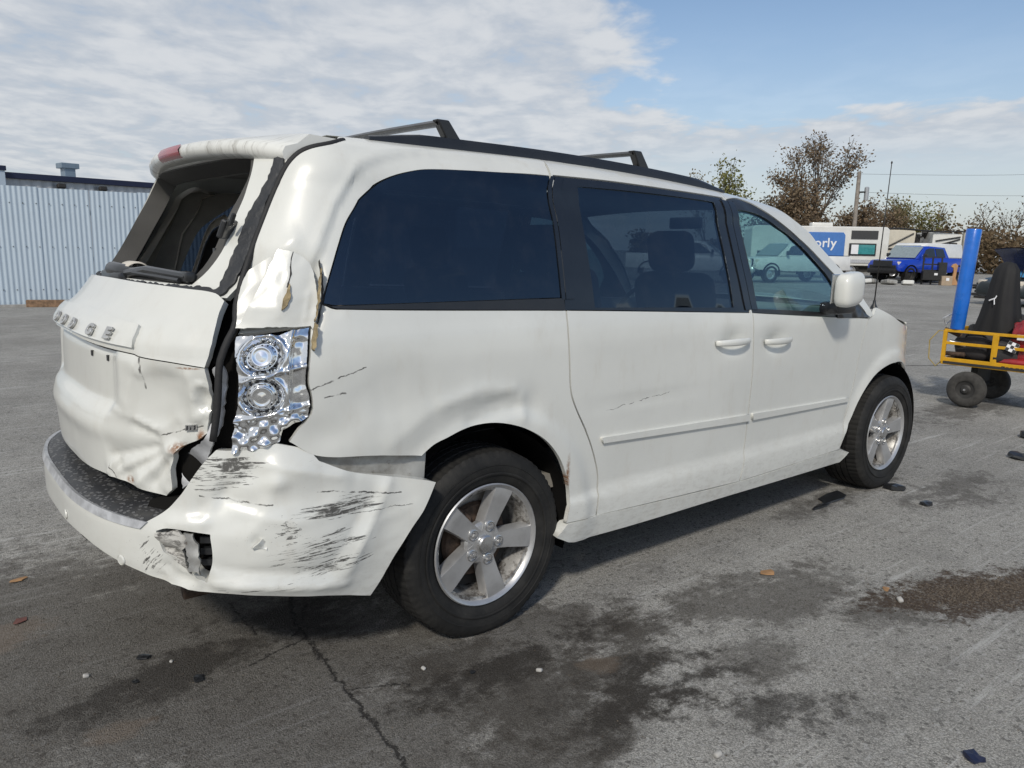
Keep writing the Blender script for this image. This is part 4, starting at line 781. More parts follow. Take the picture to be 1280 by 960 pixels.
# spoiler with brake light
def spo(y):
    k=(abs(y)/.70)**2.2; xt=-.795+.115*k+.03*(abs(y)/.7)**8; zt=1.752-.028*k-.012*(abs(y)/.7)**8
    return [(-.30,1.800-.03*(abs(y)/.7)**2-.014*(abs(y)/.7)**5),(-.56,1.806-.024*k-.008*(abs(y)/.7)**5),(xt+.05,zt+.030),(xt+.010,zt+.018),(xt,zt),(xt+.004,zt-.020),(xt+.022,zt-.034),(xt+.07,zt-.040),(-.62,1.70-.01*k),(-.50,1.70)]
ys=np.linspace(-.70,.70,45); V=[];F=[];n=10
for y in ys:
    for x,z in spo(y): V.append((x,y,z))
for i in range(len(ys)-1):
    for j in range(n-1): F.append((i*n+j,i*n+j+1,(i+1)*n+j+1,(i+1)*n+j))
F+=[tuple(range(n)),tuple(range((len(ys)-1)*n,len(ys)*n))[::-1]]
spoiler=mesh('spoiler',V,F,M['paint_spoiler'],gate,True,[(p[1],p[2]) for p in V],sharp=50)
V=[];F=[]; ys2=np.linspace(-.13,.13,13)
for y in ys2:
    q=spo(y); V+=[(q[3][0]-.003,y,q[3][1]+.002),(q[4][0]-.006,y,q[4][1]+.0),(q[5][0]-.004,y,q[5][1]+.001),(q[6][0]-.002,y,q[6][1]+.003)]
for i in range(12):
    for j in range(3): F.append((i*4+j,i*4+j+1,(i+1)*4+j+1,(i+1)*4+j))
mesh('brake_light',V,F,M['red'],spoiler,True)
panel('gate_header',[(-.80,1.77),(-.88,1.70),(-1.02,1.715),(-1.8,1.72),(-2.58,1.715),(-2.72,1.70),(-2.80,1.77),(-1.8,1.79)],M['black'],gate,res=.05,off=-.02,flange=.02)
# ---- rear bumper
bo=[tuple(p) for p in D['b_out']]; bb=[tuple(p) for p in D['b_bot']]
def db(s,v):
    o=.028*Gs(s,v,-.66,.56,.22,.16)+.035*sst(-.5,-.28,s)+.012*Gs(s,v,-.70,.77,.07,.04)-.015*Cr(s,v,(-1.0,.64),(-.80,.79),.055)-.016*Cr(s,v,(-.93,.70),(-.80,.66),.05)+.016*Cr(s,v,(-.80,.79),(-.55,.715),.035)
    o+=.016*Cr(s,v,(-.432,.705),(-.587,.395),.030,.9)-.012*Cr(s,v,(-.48,.68),(-.64,.42),.05)+.020*Cr(s,v,(-.95,.440),(-.56,.375),.022)-.014*Cr(s,v,(-.93,.485),(-.60,.43),.03)+.014*Gs(s,v,-.769,.73,.03,.025)
    o+=.012*Cr(s,v,(-1.06,.62),(-.93,.62),.014)-.02*Gs(s,v,-1.02,.47,.05,.05)+.006*Cr(s,v,(-.90,.66),(-.70,.60),.012)
    o+=sst(-1.3,-1.05,s)*(.0028*Ns(s,v,17,3)+.003*crinkle(s,v,13,4)*sst(.45,.6,v))+.010*crinkle(s,v,40,7)*Gs(s,v,-1.0,.47,.08,.06)
    o+=-.010*np.exp(-((v-.60)/.012)**2)*sst(-1.15,-1.25,s)*0-.012*Gs(s,v,-.815,.56,.012,.016)
    return o
low=[(-2.2,.47),(-2.55,.44),(-2.75,.40),(-2.95,.355),(-3.10,.31)]
bump_poly=bo+[(-1.12,.612)]+[(-1.3,.609),(-1.8,.612),(-2.3,.609),(-2.53,.60),(-2.55,.64),(-2.70,.83),(-2.9,.80),(-3.05,.72),(-3.31,.655),(-3.1,.31)][:]+low[::-1][1:]+bb[::-1]+[tuple(p) for p in D['b_r']][::-1][1:-1]
bumper=panel('rear_bumper',bump_poly,PB,van,f=SB,res=.0125,disp=db,flange=.06,holes=[D['b_hole']],corner=30,gap=0); bumper['label']='scraped and torn rear bumper cover hanging off on the right'
panel('bumper_liner',[(-.80,.70),(-1.2,.66),(-1.25,.40),(-.80,.40)],M['jamb'],bumper,f=SB,res=.04,off=-.07,flange=.02)
# torn plastic inside the hole
for pl,of,mt in (([(-1.085,.585),(-1.02,.60),(-.985,.575),(-1.0,.53),(-.985,.46),(-1.03,.50),(-1.075,.54)],-.006,M['scuffed']),([(-1.0,.595),(-.975,.592),(-.957,.53),(-.962,.47),(-.985,.48),(-.992,.54)],.010,M['bare'])):
    panel('torn_plastic',pl,mt,bumper,f=SB,res=.010,off=of,disp=lambda s,v:.016*crinkle(s,v,30,3),flange=.008,jag=.002)
for z in (.48,.515,.55): panel('foam_rib',[(-.97,z),(-.925,z),(-.925,z+.02),(-.97,z+.02)],M['black'],bumper,f=SB,res=.02,off=-.03,flange=.03,gap=0)
panel('torn_plastic',[(-.83,.545),(-.80,.575),(-.785,.555),(-.79,.535)],PB,bumper,f=SB,res=.008,off=.022,disp=lambda s,v:.010*crinkle(s,v,70,2),flange=.01)
panel('torn_plastic',[(-.80,.57),(-.775,.555),(-.785,.54)],M['black'],bumper,f=SB,res=.008,off=.016,flange=.01)
panel('step_trim',[(-1.115,.612),(-1.135,.590),(-1.3,.592),(-1.8,.595),(-2.3,.592),(-2.465,.590),(-2.485,.612),(-2.3,.617),(-1.8,.621),(-1.3,.617)],M['strip'],bumper,f=SB,res=.03,off=.006,flange=.012,gap=0)
V=[];F=[];UV=[];nn=60;mm=8
for i in range(nn+1):
    s=-1.03-(1.54)*i/nn; p=SB(s,.614); q=SB(s,.614)*np.array([1,1,1]); N=nrm(SB,np.array(s),np.array(.61))
    for j in range(mm+1):
        e=j/mm; x=p-N*(.004+.26*e); V.append((x[0],x[1],.613+.008*sst(0,.15,e)+.012*e)); UV.append((s,.26*e))
for i in range(nn):
    for j in range(mm): F.append((i*(mm+1)+j,i*(mm+1)+j+1,(i+1)*(mm+1)+j+1,(i+1)*(mm+1)+j))
mesh('step_pad',V,F,M['step'],bumper,True,UV)
for (s,v) in ((-1.62,.515),(-1.22,.475)):
    N=nrm(SB,np.array(s),np.array(v)); p=SB(s,v)+N*.001; q=Vector(N).to_track_quat('Z','Y'); m=MB(); m.lathe([(0,.017),(.003,.0155),(.0015,.0150),(.0035,.012),(.0035,0)],20,'Z'); o=m.build('parking_sensor',P_,bumper,True,sharp=30); o.location=p; o.rotation_mode='QUATERNION'; o.rotation_quaternion=q
m=MB(); m.tube([(-.2,-.52,.34),(-.7,-.60,.37),(-.98,-.67,.385)],.030,14); m.tube([(-.98,-.67,.385),(-1.0,-.675,.385)],.034,14,False); m.build('exhaust_pipe',M['pipe'],van,True,sharp=50)
m=MB(); m.box((-1.06,.36,.30),(.06,.035,.07),None,.01,1); m.tube([(-1.1,.36,.23),(-1.02,.36,.20),(-.98,.36,.26)],.016,8); m.build('tow_hook',M['dark_iron'],van,True,sharp=40)
# ---- underbody & arches
m=MB(); m.box((1.5,0,.34),(1.05,.80,.05)); m.box((1.5,0,.45),(2.2,.50,.13)); m.box((-.62,0,.70),(.34,.62,.05)); m.box((3.55,0,.45),(.30,.62,.2)); m.build('underbody',M['jamb'],van)
for x in (0,3.078):
    for s in (-1,1):
        m=MB(); m.lathe([(-s*.02,.425),(s*-.30,.425),(s*-.30,.10)],28,'Y',(x,s*.915,.36),a0=R(-18),a1=R(184)); m.build('wheel_liner',M['liner'],van,True,sharp=40)
m=MB(); m.lathe([(0,.412),(-.02,.402),(.05,.40),(.05,.425),(0,.428)],40,'Y',(0,-.945,.36),a0=R(-18),a1=R(195)); 
m=MB(); m.tube([(-.95,-.45,.25),(3.1,-.45,.26)],.03,8); m.tube([(0,-.8,.34),(0,.8,.34)],.04,8); m.tube([(3.078,-.8,.34),(3.078,.8,.34)],.035,8); m.build('axle',M['rust'],van,True)
# ---- wheels
def make_wheel(par,name,side,x,a0):
    m=MB(); O=-.115
    m.lathe([(O+.012,.205),(O+.0,.2295),(O-.004,.233),(O-.006,.229),(O-.002,.222),(O+.010,.212),(O+.06,.197),(O+.21,.190)],64); 
    wh=m.build('wheel',M['barrel'],par,True,sharp=50)
    m=MB(); m.lathe([(O-.006,.2345),(O-.010,.2300),(O-.006,.2225),(O+.012,.212),(O+.02,.2175)],72); m.build('rim_lip',M['alloy'],wh,True,sharp=60)
    # tyre: sidewall, shoulder, grooved tread
    half=[(O+.002,.232),(O-.004,.240),(O-.014,.262),(O-.020,.295),(O-.017,.323),(O-.007,.343),(O+.004,.3525)]
    tread=[];w0=O+.004;w1=.115-.004+.0
    gr=[.28,.46,.62,.79]
    xs=[0]+sum([[g-.022,g-.017,g+.017,g+.022] for g in gr],[])+[1]
    for t in xs:
        a=w0+(w1-w0)*t; crown=.360-.0075*(2*t-1)**2*1.0; deep=any(abs(t-g)<.02 for g in gr); tread.append((a,crown-(.0085 if deep else 0)))
    prof=half+tread[0:]+[(-a,r) for a,r in half][::-1]
    n=216; mm=len(prof); V=[];F=[]
    for k in range(n):
        q=2*PI*k/n; 
        for i,(a,r) in enumerate(prof):
            rr=r
            sh=i-len(half)
            if -2<=sh<=1 or mm-2*0-len(half)-2<=i<mm-len(half)+2:      # shoulder blocks
                if k%3==0: rr-=.0035
            elif 0<sh<len(tread)-1 and r>.345:
                if (k+(1 if sh>8 else 0))%3==0: rr-=.0025
            ang=q+.012*math.sin(sh*1.1) if sh>=0 else q
            V.append((rr*math.cos(ang),a*(1.04 if rr*math.sin(ang)<-.30 and rr>.28 else 1.),max(-.3475,rr*math.sin(ang))))
    for k in range(n):
        for i in range(mm-1): F.append((k*mm+i,k*mm+i+1,((k+1)%n)*mm+i+1,((k+1)%n)*mm+i))
    ty=mesh('tyre',V,F,M['tyre'],wh,True,sharp=35)
    m=MB(); m.lathe([(O-.0195,.268),(O-.0215,.271),(O-.0218,.276),(O-.0205,.279)],96); m.lathe([(O-.0195,.303),(O-.0215,.305),(O-.0205,.308)],96); m.build('sidewall_rib',M['tyre'],ty,True)
    # hub and spokes
    m=MB(); m.lathe([(O+.05,.0),(O+.05,.083),(O+.030,.082),(O+.020,.074),(O+.014,.045),(O+.014,.0)],48); m.build('hub',M['alloy'],wh,True,sharp=30)
    sp=None
    for k in range(5):
        if sp is None:
            V=[];F=[]
            st=[(.035,.030,.014),(.075,.030,.017),(.12,.033,.013),(.17,.0375,.005),(.205,.041,.001),(.222,.044,.004)]
            for r,hw,y in st:
                for (dx,dy) in ((-1.20,.046),(-1.12,.010),(-1.0,.0),(1.0,.0),(1.12,.010),(1.20,.046)): V.append((r,O+y+dy,hw*dx))
            for i in range(len(st)-1):
                for j in range(5): F.append((i*6+j,i*6+j+1,(i+1)*6+j+1,(i+1)*6+j))
                F.append((i*6+5,i*6,(i+1)*6,(i+1)*6+5))
            b=MB(); b.add(V,F); sp=b.build('spoke',M['alloy'],wh,True,sharp=25); o=sp
        else: o=sp.copy(); COL.objects.link(o); o.parent=wh
        o.rotation_euler=(0,-(R(a0)+k*2*PI/5),0)
    ln=None
    for k in range(5):
        if ln is None:
            b=MB(); b.lathe([(.012,.021),(.0,.0215),(-.001,.019),(.016,.0165)],24); b.lathe([(.02,.0105),(-.004,.0105),(-.009,.008),(-.010,0)],6); ln=b.build('lug_nut',M['chrome_rough'],wh,True,sharp=30); o=ln
        else: o=ln.copy(); COL.objects.link(o); o.parent=wh
        q=R(a0)+k*2*PI/5; o.location=(.066*math.cos(q),O+.012,.066*math.sin(q))
    m=MB(); m.lathe([(O+.02,.035),(O+.003,.034),(O-.002,.029),(O-.004,.0)],32); m.build('centre_cap',M['chrome_rough'],wh,True,sharp=30)
    m=MB(); m.lathe([(-.045,.0),(-.045,.135),(-.03,.145),(-.03,0)],40); m.box((-.10,-.03,.09),(.055,.04,.05),(0,.7,0),.01,1); m.build('brake_disc',M['rust'],wh,True,sharp=30)
    m=MB(); m.lathe([(-.02,.186),(-.018,0)],32); m.build('brake_shield',M['dark_iron'],wh,True)
    wh.location=(x,side*.80,.348)
    if side>0: wh.rotation_euler=(0,0,PI)
    return wh
make_wheel(van,'wheel',-1,0,68); make_wheel(van,'wheel',-1,3.078,80); make_wheel(van,'wheel',1,0,20); make_wheel(van,'wheel',1,3.078,50)
# ---- roof rails and bars
for s in (1,-1):
    m=MB(); xs=np.linspace(-.34,1.62,30); V=[];F=[]
    for i,x in enumerate(xs):
        e=S0(x,1.845); t=i/29; h=.034*min(1,math.sin(PI*min(max(t,.015),.985))*3)**.6; w_=.022
        for (dy,dz) in ((-1,-.35),(-.9,.6),(-.4,1),(.4,1),(.9,.6),(1,-.35)): V.append((x,s*(e[1]+dy*w_),e[2]+dz*h))
    for i in range(29):
        for j in range(5): F.append((i*6+j,i*6+j+1,(i+1)*6+j+1,(i+1)*6+j))
    F+=[tuple(range(6)),tuple(range(29*6,30*6))]; m.add(V,F); m.build('roof_rail',M['black'],van,True,sharp=50)
for x,zr in ((-.035,1.868),(.99,1.852)):
    m=MB(); pts=[(x,-.66+1.32*i/12,zr+.010*math.sin(PI*i/12)) for i in range(13)]; V=[];F=[]
    for p in pts:
        for dx,dz in ((-.030,.0),(-.018,.010),(.018,.012),(.03,.003),(.018,-.008),(-.018,-.008)): V.append((p[0]+dx,p[1],p[2]+dz))
    for i in range(12):
        for j in range(6): F.append((i*6+j,i*6+(j+1)%6,(i+1)*6+(j+1)%6,(i+1)*6+j))
    m.add(V,F); cb=m.build('cross_bar',M['black'],van,True,sharp=40)
    for s in (-1,1):
        m=MB(); zf=float(S0(x,1.845)[2]); m.prism([(x-.028,zr+.012),(x+.024,zr+.012),(x+.085,zf+.02),(x+.02,zf+.02)],s*.635,s*.672); m.build('bar_foot',M['black'],cb,False,bev=.005)
# ---- mirror (folded against the door), antenna
def mirror(s):
    m=MB(); bm=bmesh.new(); bmesh.ops.create_uvsphere(bm,u_segments=28,v_segments=18,radius=1)
    for v in bm.verts:
        x,y,z=v.co; f=lambda q:math.copysign(abs(q)**.55,q); v.co=Vector((f(x)*.095,f(y)*.055*(1 if y*s>0 else .7),f(z)*.088+.01*f(x)))
    bm.verts.index_update(); m.add([v.co+Vector((2.20,s*1.055,1.255)) for v in bm.verts],[[v.index for v in f.verts] for f in bm.faces]); bm.free()
    mo=m.build('door_mirror',P_,van,True)
    m=MB(); m.box((2.25,s*.98,1.155),(.10,.055,.032),(0,0,0),.02,2); m.build('mirror_base',M['black'],mo,True,sharp=40)
    m=MB(); m.box((2.20,s*1.012,1.255),(.09,.004,.075),None,.003,1); m.build('mirror_glass',M['chrome'],mo)
mirror(-1); mirror(1)
panel('mirror_patch',[(2.34,1.165),(2.50,1.20),(2.715,1.088),(2.34,1.098)],M['black'],fdoor,res=.04,off=.004,flange=.012,gap=0)
m=MB(); m.lathe([(0,.022),(.012,.020),(.03,.010),(.05,.008),(.055,0)],16,'Z',(2.92,-.845,1.115)); an=m.build('antenna',M['black'],van,True,sharp=30)
m=MB(); m.tube([(2.92,-.845,1.16),(2.935,-.845,1.5),(2.965,-.842,1.96)],[.0042,.0036,.0026],6); m.lathe([(0,.0045),(.008,.0055),(.016,0)],8,'Z',(2.965,-.842,1.955)); m.build('antenna_mast',M['dark_iron'],an,True)
# ---- interior
m=MB(); m.box((1.0,0,.50),(1.75,.82,.03)); m.build('cabin_floor',M['trim'],van)
grid('headliner',lambda a,b:(lambda p:(p[0]*.985,p[1]*.93,p[2]-.055))(roof_pt(a,b)),20,12,M['headliner'],van)
IN=[(-.62,1.70),(-.75,1.62),(-.80,1.30),(-.70,.92),(.30,.92),(.30,1.72)]
for fp in (False,True): panel('side_trim',IN,M['trim'],van,res=.06,off=-.085,holes=[[(a*.93+.015,1.485+(b-1.485)*.9) for a,b in D['qwin_out']]+[(.32,1.27),(-.52,1.27)]],flange=.0,flip=fp)
for fp in (False,True):
    panel('pillar_trim',[(-.55,1.74),(-.80,1.66),(-.93,1.40),(-.97,1.25),(-.90,.80),(-.70,.80),(-.62,1.20),(-.62,1.5),(-.40,1.70)],M['trim_tan'],van,res=.05,off=-.07 if fp else -.10,flange=.03,flip=fp)
# left trim details seen through the open tailgate: a vent slot with a pale rim
panel('vent_slot',[(-.50,1.30),(-.42,1.52),(-.36,1.56),(-.30,1.52),(-.33,1.36),(-.40,1.27)],M['black'],van,res=.04,off=-.115,flange=.02,flip=True)
panel('vent_rim',[(-.535,1.26),(-.43,1.55),(-.36,1.60),(-.27,1.53),(-.31,1.33),(-.41,1.22)],M['trim_tan'],van,res=.03,off=-.105,holes=[[(-.50,1.30),(-.42,1.52),(-.36,1.56),(-.30,1.52),(-.33,1.36),(-.40,1.27)]],flange=.012,flip=True)
def rb(m,c,h,r,rot=None): m.box(c,h,rot,r,4)
def seat(x,y,w=.25,bz=.72):
    m=MB(); rb(m,(x,y,bz-.06),(.27,w,.09),.07); st=m.build('seat',M['seat'],van,True,sharp=60)
    m=MB(); rb(m,(x-.30,y,bz+.27),(.085,w*.96,.34),.075,(0,R(-14),0)); m.build('backrest',M['seat'],st,True,sharp=60)
    m=MB(); rb(m,(x-.40,y,bz+.71),(.06,.135,.105),.055,(0,R(-10),0)); m.build('headrest',M['seat'],st,True,sharp=60)
    
    for e in (-.05,.05): m=MB(); m.tube([(x-.385,y+e,bz+.55),(x-.395,y+e,bz+.66)],.007,6); m.build('headrest_post',M['chrome_rough'],st,True)
for x,y in ((1.95,-.42),(1.95,.42),(1.02,-.45),(1.02,.45)): seat(x,y)
m=MB(); rb(m,(.05,0,.80),(.30,.62,.16),.08); m.build('folded_bench',M['seat'],van,True,sharp=60)
m=MB(); V=[(2.45,1.08),(2.75,1.12),(2.95,1.05),(2.75,.60),(2.5,.62),(2.38,.90)]; m.prism(V,-.78,.78); m.build('dashboard',M['trim'],van,False,bev=.03)
m=MB(); V=[];
for k in range(33): q=2*PI*k/32; V.append((2.28+.12*math.sin(q),.42+.185*math.cos(q),1.06+.15*math.sin(q)))
m.tube(V,.015,8,False); m.tube([(2.28,.42,1.06),(2.5,.42,.96)],.03,8); m.build('steering_wheel',M['black'],van,True)
m=MB(); rb(m,(2.18,0,1.60),(.015,.12,.035),.012); m.build('inside_mirror',M['black'],van,True,sharp=40)

# ================================================================== FENCE AND BUILDING ON THE LEFT
def metal(name,col,rough=.45,mt=.35,streak=.25):
    t=NT(name); v=t.coord('Object',(1,1,.25)); f=t.noise(v,6,6,.65); c=t.mix(t.m('MULTIPLY',t.ramp(f,.45,.75),streak),col+(1,),tuple(x*.55 for x in col)+(1,)); t.bsdf(c,t.ramp(f,.3,.7,rough-.08,rough+.1),mt); return t.m_ if hasattr(t,'m_') else t.M
M['galv']=metal('pale_blue_sheet',(.47,.555,.63),.5,.1,.2); M['galv2']=metal('grey_ribbed_sheet',(.40,.42,.44)); M['navy']=metal('navy_fascia',(.016,.022,.055),.4,.2); M['duct']=metal('blue_grey_duct',(.20,.26,.32))
M['wood']=simple('weathered_timber',(.20,.125,.075),.85,var=.4,scale=14,bump=.5); M['concrete']=simple('concrete',(.34,.33,.31),.9,var=.2,scale=6,bump=.4)
fx=heading(1.0,.70)            # the fence runs nearly square to the view
fence=thing('fence','pale blue corrugated metal fence standing in front of the grey building','fence',yard(-15.5,12.75),fx)
def sheet(name,L,H,pitch,amp,mat,par,loc,phase=0.):
    n=int(L/pitch*8); V=[];F=[]
    for i in range(n+1):
        x=L*i/n; y=amp*math.copysign(abs(math.sin(2*PI*x/pitch))**.8,math.sin(2*PI*x/pitch)); V+=[(x,y,0),(x,y,H)]
    for i in range(n): F.append((2*i,2*i+2,2*i+3,2*i+1))
    o=mesh(name,V,F,mat,par,True); o.location=loc; return o
sh=None
for k in range(15):
    if sh is None: sh=sheet('corrugated_panel',.95,2.46,.095,.0085,M['galv'],fence,(0,0,0)); o=sh
    else: o=sh.copy(); COL.objects.link(o); o.parent=fence
    o.location=(.95*k,.006*(k%2),.035+.009*math.sin(k*2.3)-.002*k); o.rotation_euler=(0,R(.25)*math.sin(k*1.7),R(.5)*math.sin(k*3.1))
sc_=MB()
for k in range(60):
    for z in (.35,1.25,2.15): sc_.box((.19+.2375*k,-.012,z),(.009,.005,.009))
tag(sc_.build('fence_screw',M['dark_iron'],fence),kind='stuff')
m=MB(); m.box((8,.10,1.0),(8,.03,.05)); m.box((8,.10,2.0),(8,.03,.05)); m.build('fence_rail',M['galv2'],fence)
m=MB(); 
for k in range(8): m.box((.2+2.0*k,.16,1.2),(.05,.05,1.2))
tag(m.build('fence_post',M['galv2'],fence),kind='stuff')
m=MB(); m.prism([(0,0),(16,0),(16,.05),(0,.05)],-.14,-.02,axis='Y'); k=m.build('kerb_strip',M['concrete']); k.location=yard(-15.5,12.70); k.rotation_euler=(0,0,fx); tag(k,kind='structure')
m=MB(); m.box((0,0,.075),(.42,.06,.075)); o=m.build('timber_block',M['wood'],None,bev=.008); o.location=yard(-9.85,16.30); o.rotation_euler=(0,0,fx-.3); tag(o,'brown timber offcut lying at the foot of the corrugated fence','timber')
bl=thing('metal_building','grey ribbed metal building with navy roof edge behind the fence','building',yard(-19.2,20.24),heading(1,1.14))
s2=None
for k in range(13):
    if s2 is None: s2=sheet('wall_panel',1.9,3.36,.32,.022,M['galv2'],bl,(0,0,0)); o=s2
    else: o=s2.copy(); COL.objects.link(o); o.parent=bl
    o.location=(1.9*k,0,0)
m=MB(); m.box((12.4,-.02,3.32),(12.4,.10,.09)); m.build('roof_edge',M['navy'],bl,bev=.01)
m=MB(); m.add([(0,0,3.35),(24.7,0,3.35),(24.7,14,3.5),(0,14,3.5)],[(0,1,2,3)]); m.build('roof',M['galv2'],bl)
m=MB(); m.box((5.0,-.16,1.7),(.24,.22,1.76)); cp=m.build('corner_post',M['galv'],bl,bev=.01); m=MB(); m.box((5.0,-.16,3.50),(.27,.25,.07)); m.build('post_cap',M['navy'],cp)
m=MB(); m.box((7.55,1.2,3.58),(.17,.20,.24)); m.box((7.55,1.2,3.84),(.28,.26,.085)); m.build('roof_vent',M['duct'],bl,bev=.015)
for x in (6.86,8.12):
    m=MB(); m.box((x,-.12,3.09),(.12,.08,.07),(R(-15),0,0),.02,1); m.box((x,-.04,3.12),(.04,.06,.04)); m.build('wall_lamp',M['dark_iron'],bl)
# ================================================================== VEHICLES ACROSS THE YARD
M['blue_paint']=simple('blue_car_paint',(.006,.045,.42),.22,.1,coat=.7,var=.05,scale=2); M['dark_paint']=simple('dark_teal_paint',(.016,.024,.028),.4,.1,coat=.15,var=.08,scale=2); M['navy_paint']=simple('navy_car_paint',(.022,.035,.11),.24,.2,coat=.7,var=.08,scale=2)
M['rv_white']=simple('rv_fibreglass',(.66,.66,.63),.45,coat=.15,var=.06,scale=1.5); M['rv_cream']=simple('rv_cream',(.56,.52,.43),.55,var=.08,scale=1.5); M['rv_blue']=simple('rv_blue_wrap',(.055,.17,.46),.4,coat=.2,var=.05); M['teal_glass']=simple('teal_window',(.05,.25,.26),.12,coat=.4); M['dark_glass']=simple('dark_window',(.02,.024,.03),.08,coat=.5,var=.05); M['screen']=simple('pale_windscreen',(.20,.25,.27),.08,coat=.5)
M['letter_white']=simple('white_lettering',(.75,.76,.78),.5,var=.02); M['card']=simple('cardboard',(.36,.28,.20),.85,var=.12,scale=10); M['tan_board']=simple('tan_board',(.42,.23,.11),.8,var=.15,scale=6); M['black_steel']=simple('black_steel',(.012,.012,.013),.45)
M['alu']=simple('bright_wheel',(.55,.55,.56),.3,.8)
def road_wheel(par,x,y,r=.38,wd=.26,rim=None):
    m=MB(); h=wd/2; m.lathe([(-h*.6,r*.60),(-h,r*.68),(-h,r*.88),(-h*.75,r),(h*.75,r),(h,r*.88),(h,r*.68),(h*.6,r*.60)],28); wl=m.build('wheel',M['tyre'],par,True,sharp=45); wl.location=(x,y,r)
    for s in (-1,1):
        m=MB(); m.lathe([(s*h*.62,r*.61),(s*h*.55,r*.52),(s*h*.25,r*.45),(s*h*.45,r*.16),(s*h*.5,0)],20); rm=m.build('rim',rim or M['alu'],wl,True,sharp=40)
    return wl
def body_loft(name,secs,mat,par,bev=.03):     # secs: (x, half width, z bottom, z top, half width top)
    V=[];F=[]
    for x,hw,z0,z1,ht in secs:
        my=hw*1.01 if ht/hw>.855 or name!='cab' else hw*.45+ht*.55; V+=[(x,-hw,z0),(x,-my,z0+(z1-z0)*.55),(x,-ht,z1),(x,ht,z1),(x,my,z0+(z1-z0)*.55),(x,hw,z0)]
    for i in range(len(secs)-1):
        for j in range(6): F.append((i*6+j,i*6+(j+1)%6,(i+1)*6+(j+1)%6,(i+1)*6+j))
    F+=[(0,1,2,3,4,5),tuple((len(secs)-1)*6+j for j in (5,4,3,2,1,0))]
    m=MB(); m.add(V,F); o=m.build(name,mat,par,False,bev=bev); o.data.polygons.foreach_set('use_smooth',[True]*len(o.data.polygons)); o.data.set_sharp_from_angle(angle=R(40)); return o
def pane(name,pts,mat,par,thick=.02):
    P=[Vector(p) for p in pts]; n=(P[1]-P[0]).cross(P[2]-P[0]).normalized()*thick; m=MB(); k=len(P); m.add(P+[p+n for p in P],[tuple(range(k))[::-1],tuple(range(k,2*k))]+[(i,(i+1)%k,(i+1)%k+k,i+k) for i in range(k)]); return m.build(name,mat,par)
def pickup(name,label,cat,paintm,loc,rz,group=None,guard=True):
    t=thing(name,label,cat,loc,rz,group)       # nose towards +X
    body_loft('body',[(-2.95,.98,.62,1.30,.94),(-1.0,1.0,.55,1.30,.96),(-.95,1.0,.55,1.28,.95),(1.15,1.0,.55,1.26,.94),(1.3,.99,.58,1.24,.90),(2.55,.96,.60,1.16,.84),(2.72,.90,.66,1.10,.78)],paintm,t,.04)
    body_loft('cab',[(-1.05,.93,1.27,1.30,.90),(-.92,.93,1.27,1.84,.74),(.35,.93,1.27,1.90,.74),(.62,.93,1.26,1.86,.73),(1.38,.93,1.23,1.27,.86)],paintm,t,.03)
    for s in (-1,1):
        o=s; q=lambda l: l if s<0 else l[::-1]
        pane('side_window',q([(-.78,s*.915,1.33),(-.10,s*.915,1.33),(-.10,s*.772,1.78),(-.72,s*.772,1.76)]),M['dark_glass'],t)
        pane('side_window',q([(0,s*.915,1.33),(.98,s*.90,1.32),(.62,s*.785,1.72),(.36,s*.775,1.79),(0,s*.772,1.79)]),M['dark_glass'],t)
        m=MB(); m.box((1.0,s*1.08,1.42),(.06,.10,.10),None,.03,2); m.build('door_mirror',M['black'],t,True,sharp=40)
        m=MB(); m.box((2.60,s*.74,1.0),(.10,.16,.10),None,.03,2); m.build('headlight',M['lens'],t,True,sharp=40)
        for x in (-1.85,1.85):
            road_wheel(t,x,s*.85,.42,.28,M['dark_iron'] if guard else None)
            m=MB(); m.lathe([(s*.0,.50),(s*-.3,.50)],20,'Y',(x,s*1.012,.45),a0=R(-12),a1=R(192)); m.lathe([(0,.50),(s*.004,.44),(s*-.25,.43)],20,'Y',(x,s*1.015,.45),a0=R(-12),a1=R(192)); m.build('wheel_arch',M['jamb'],t,True)
    pane('windscreen',[(1.40,-.80,1.28),(1.40,.80,1.28),(.70,.68,1.84),(.70,-.68,1.84)][::1],M['screen'],t,.03)
    m=MB(); m.box((2.74,0,.98),(.05,.55,.16),None,.02,1); m.build('grille',M['black'],t)
    if guard: m=MB(); m.box((2.58,0,.74),(.17,.80,.18),None,.05,2); m.build('bull_bar',M['black_steel'],t)
    m=MB(); m.box((2.74,0,.62),(.10,.84,.13),None,.05,2); m.build('bumper',M['black_steel'] if guard else M['chrome_rough'],t,True,sharp=40)
    m=MB(); m.box((-2.35,0,1.32),(.6,.88,.01)); m.build('bed_floor',M['jamb'],t)
    return t
h1=heading(-.90,-.44)
pickup('pickup_truck','bright blue pickup truck parked nose left behind a black steel rack','pickup',M['blue_paint'],yard(21.3,41.0),h1)
pickup('pickup_truck','white pickup truck seen through the minivan front side window','pickup',M['white_plain'],yard(13.6,38.5),heading(-.93,-.36),guard=False)
pickup('pickup_truck','white pickup truck seen through the minivan sliding door glass','pickup',M['white_plain'],yard(8.3,36.5),heading(.95,-.30),guard=False)
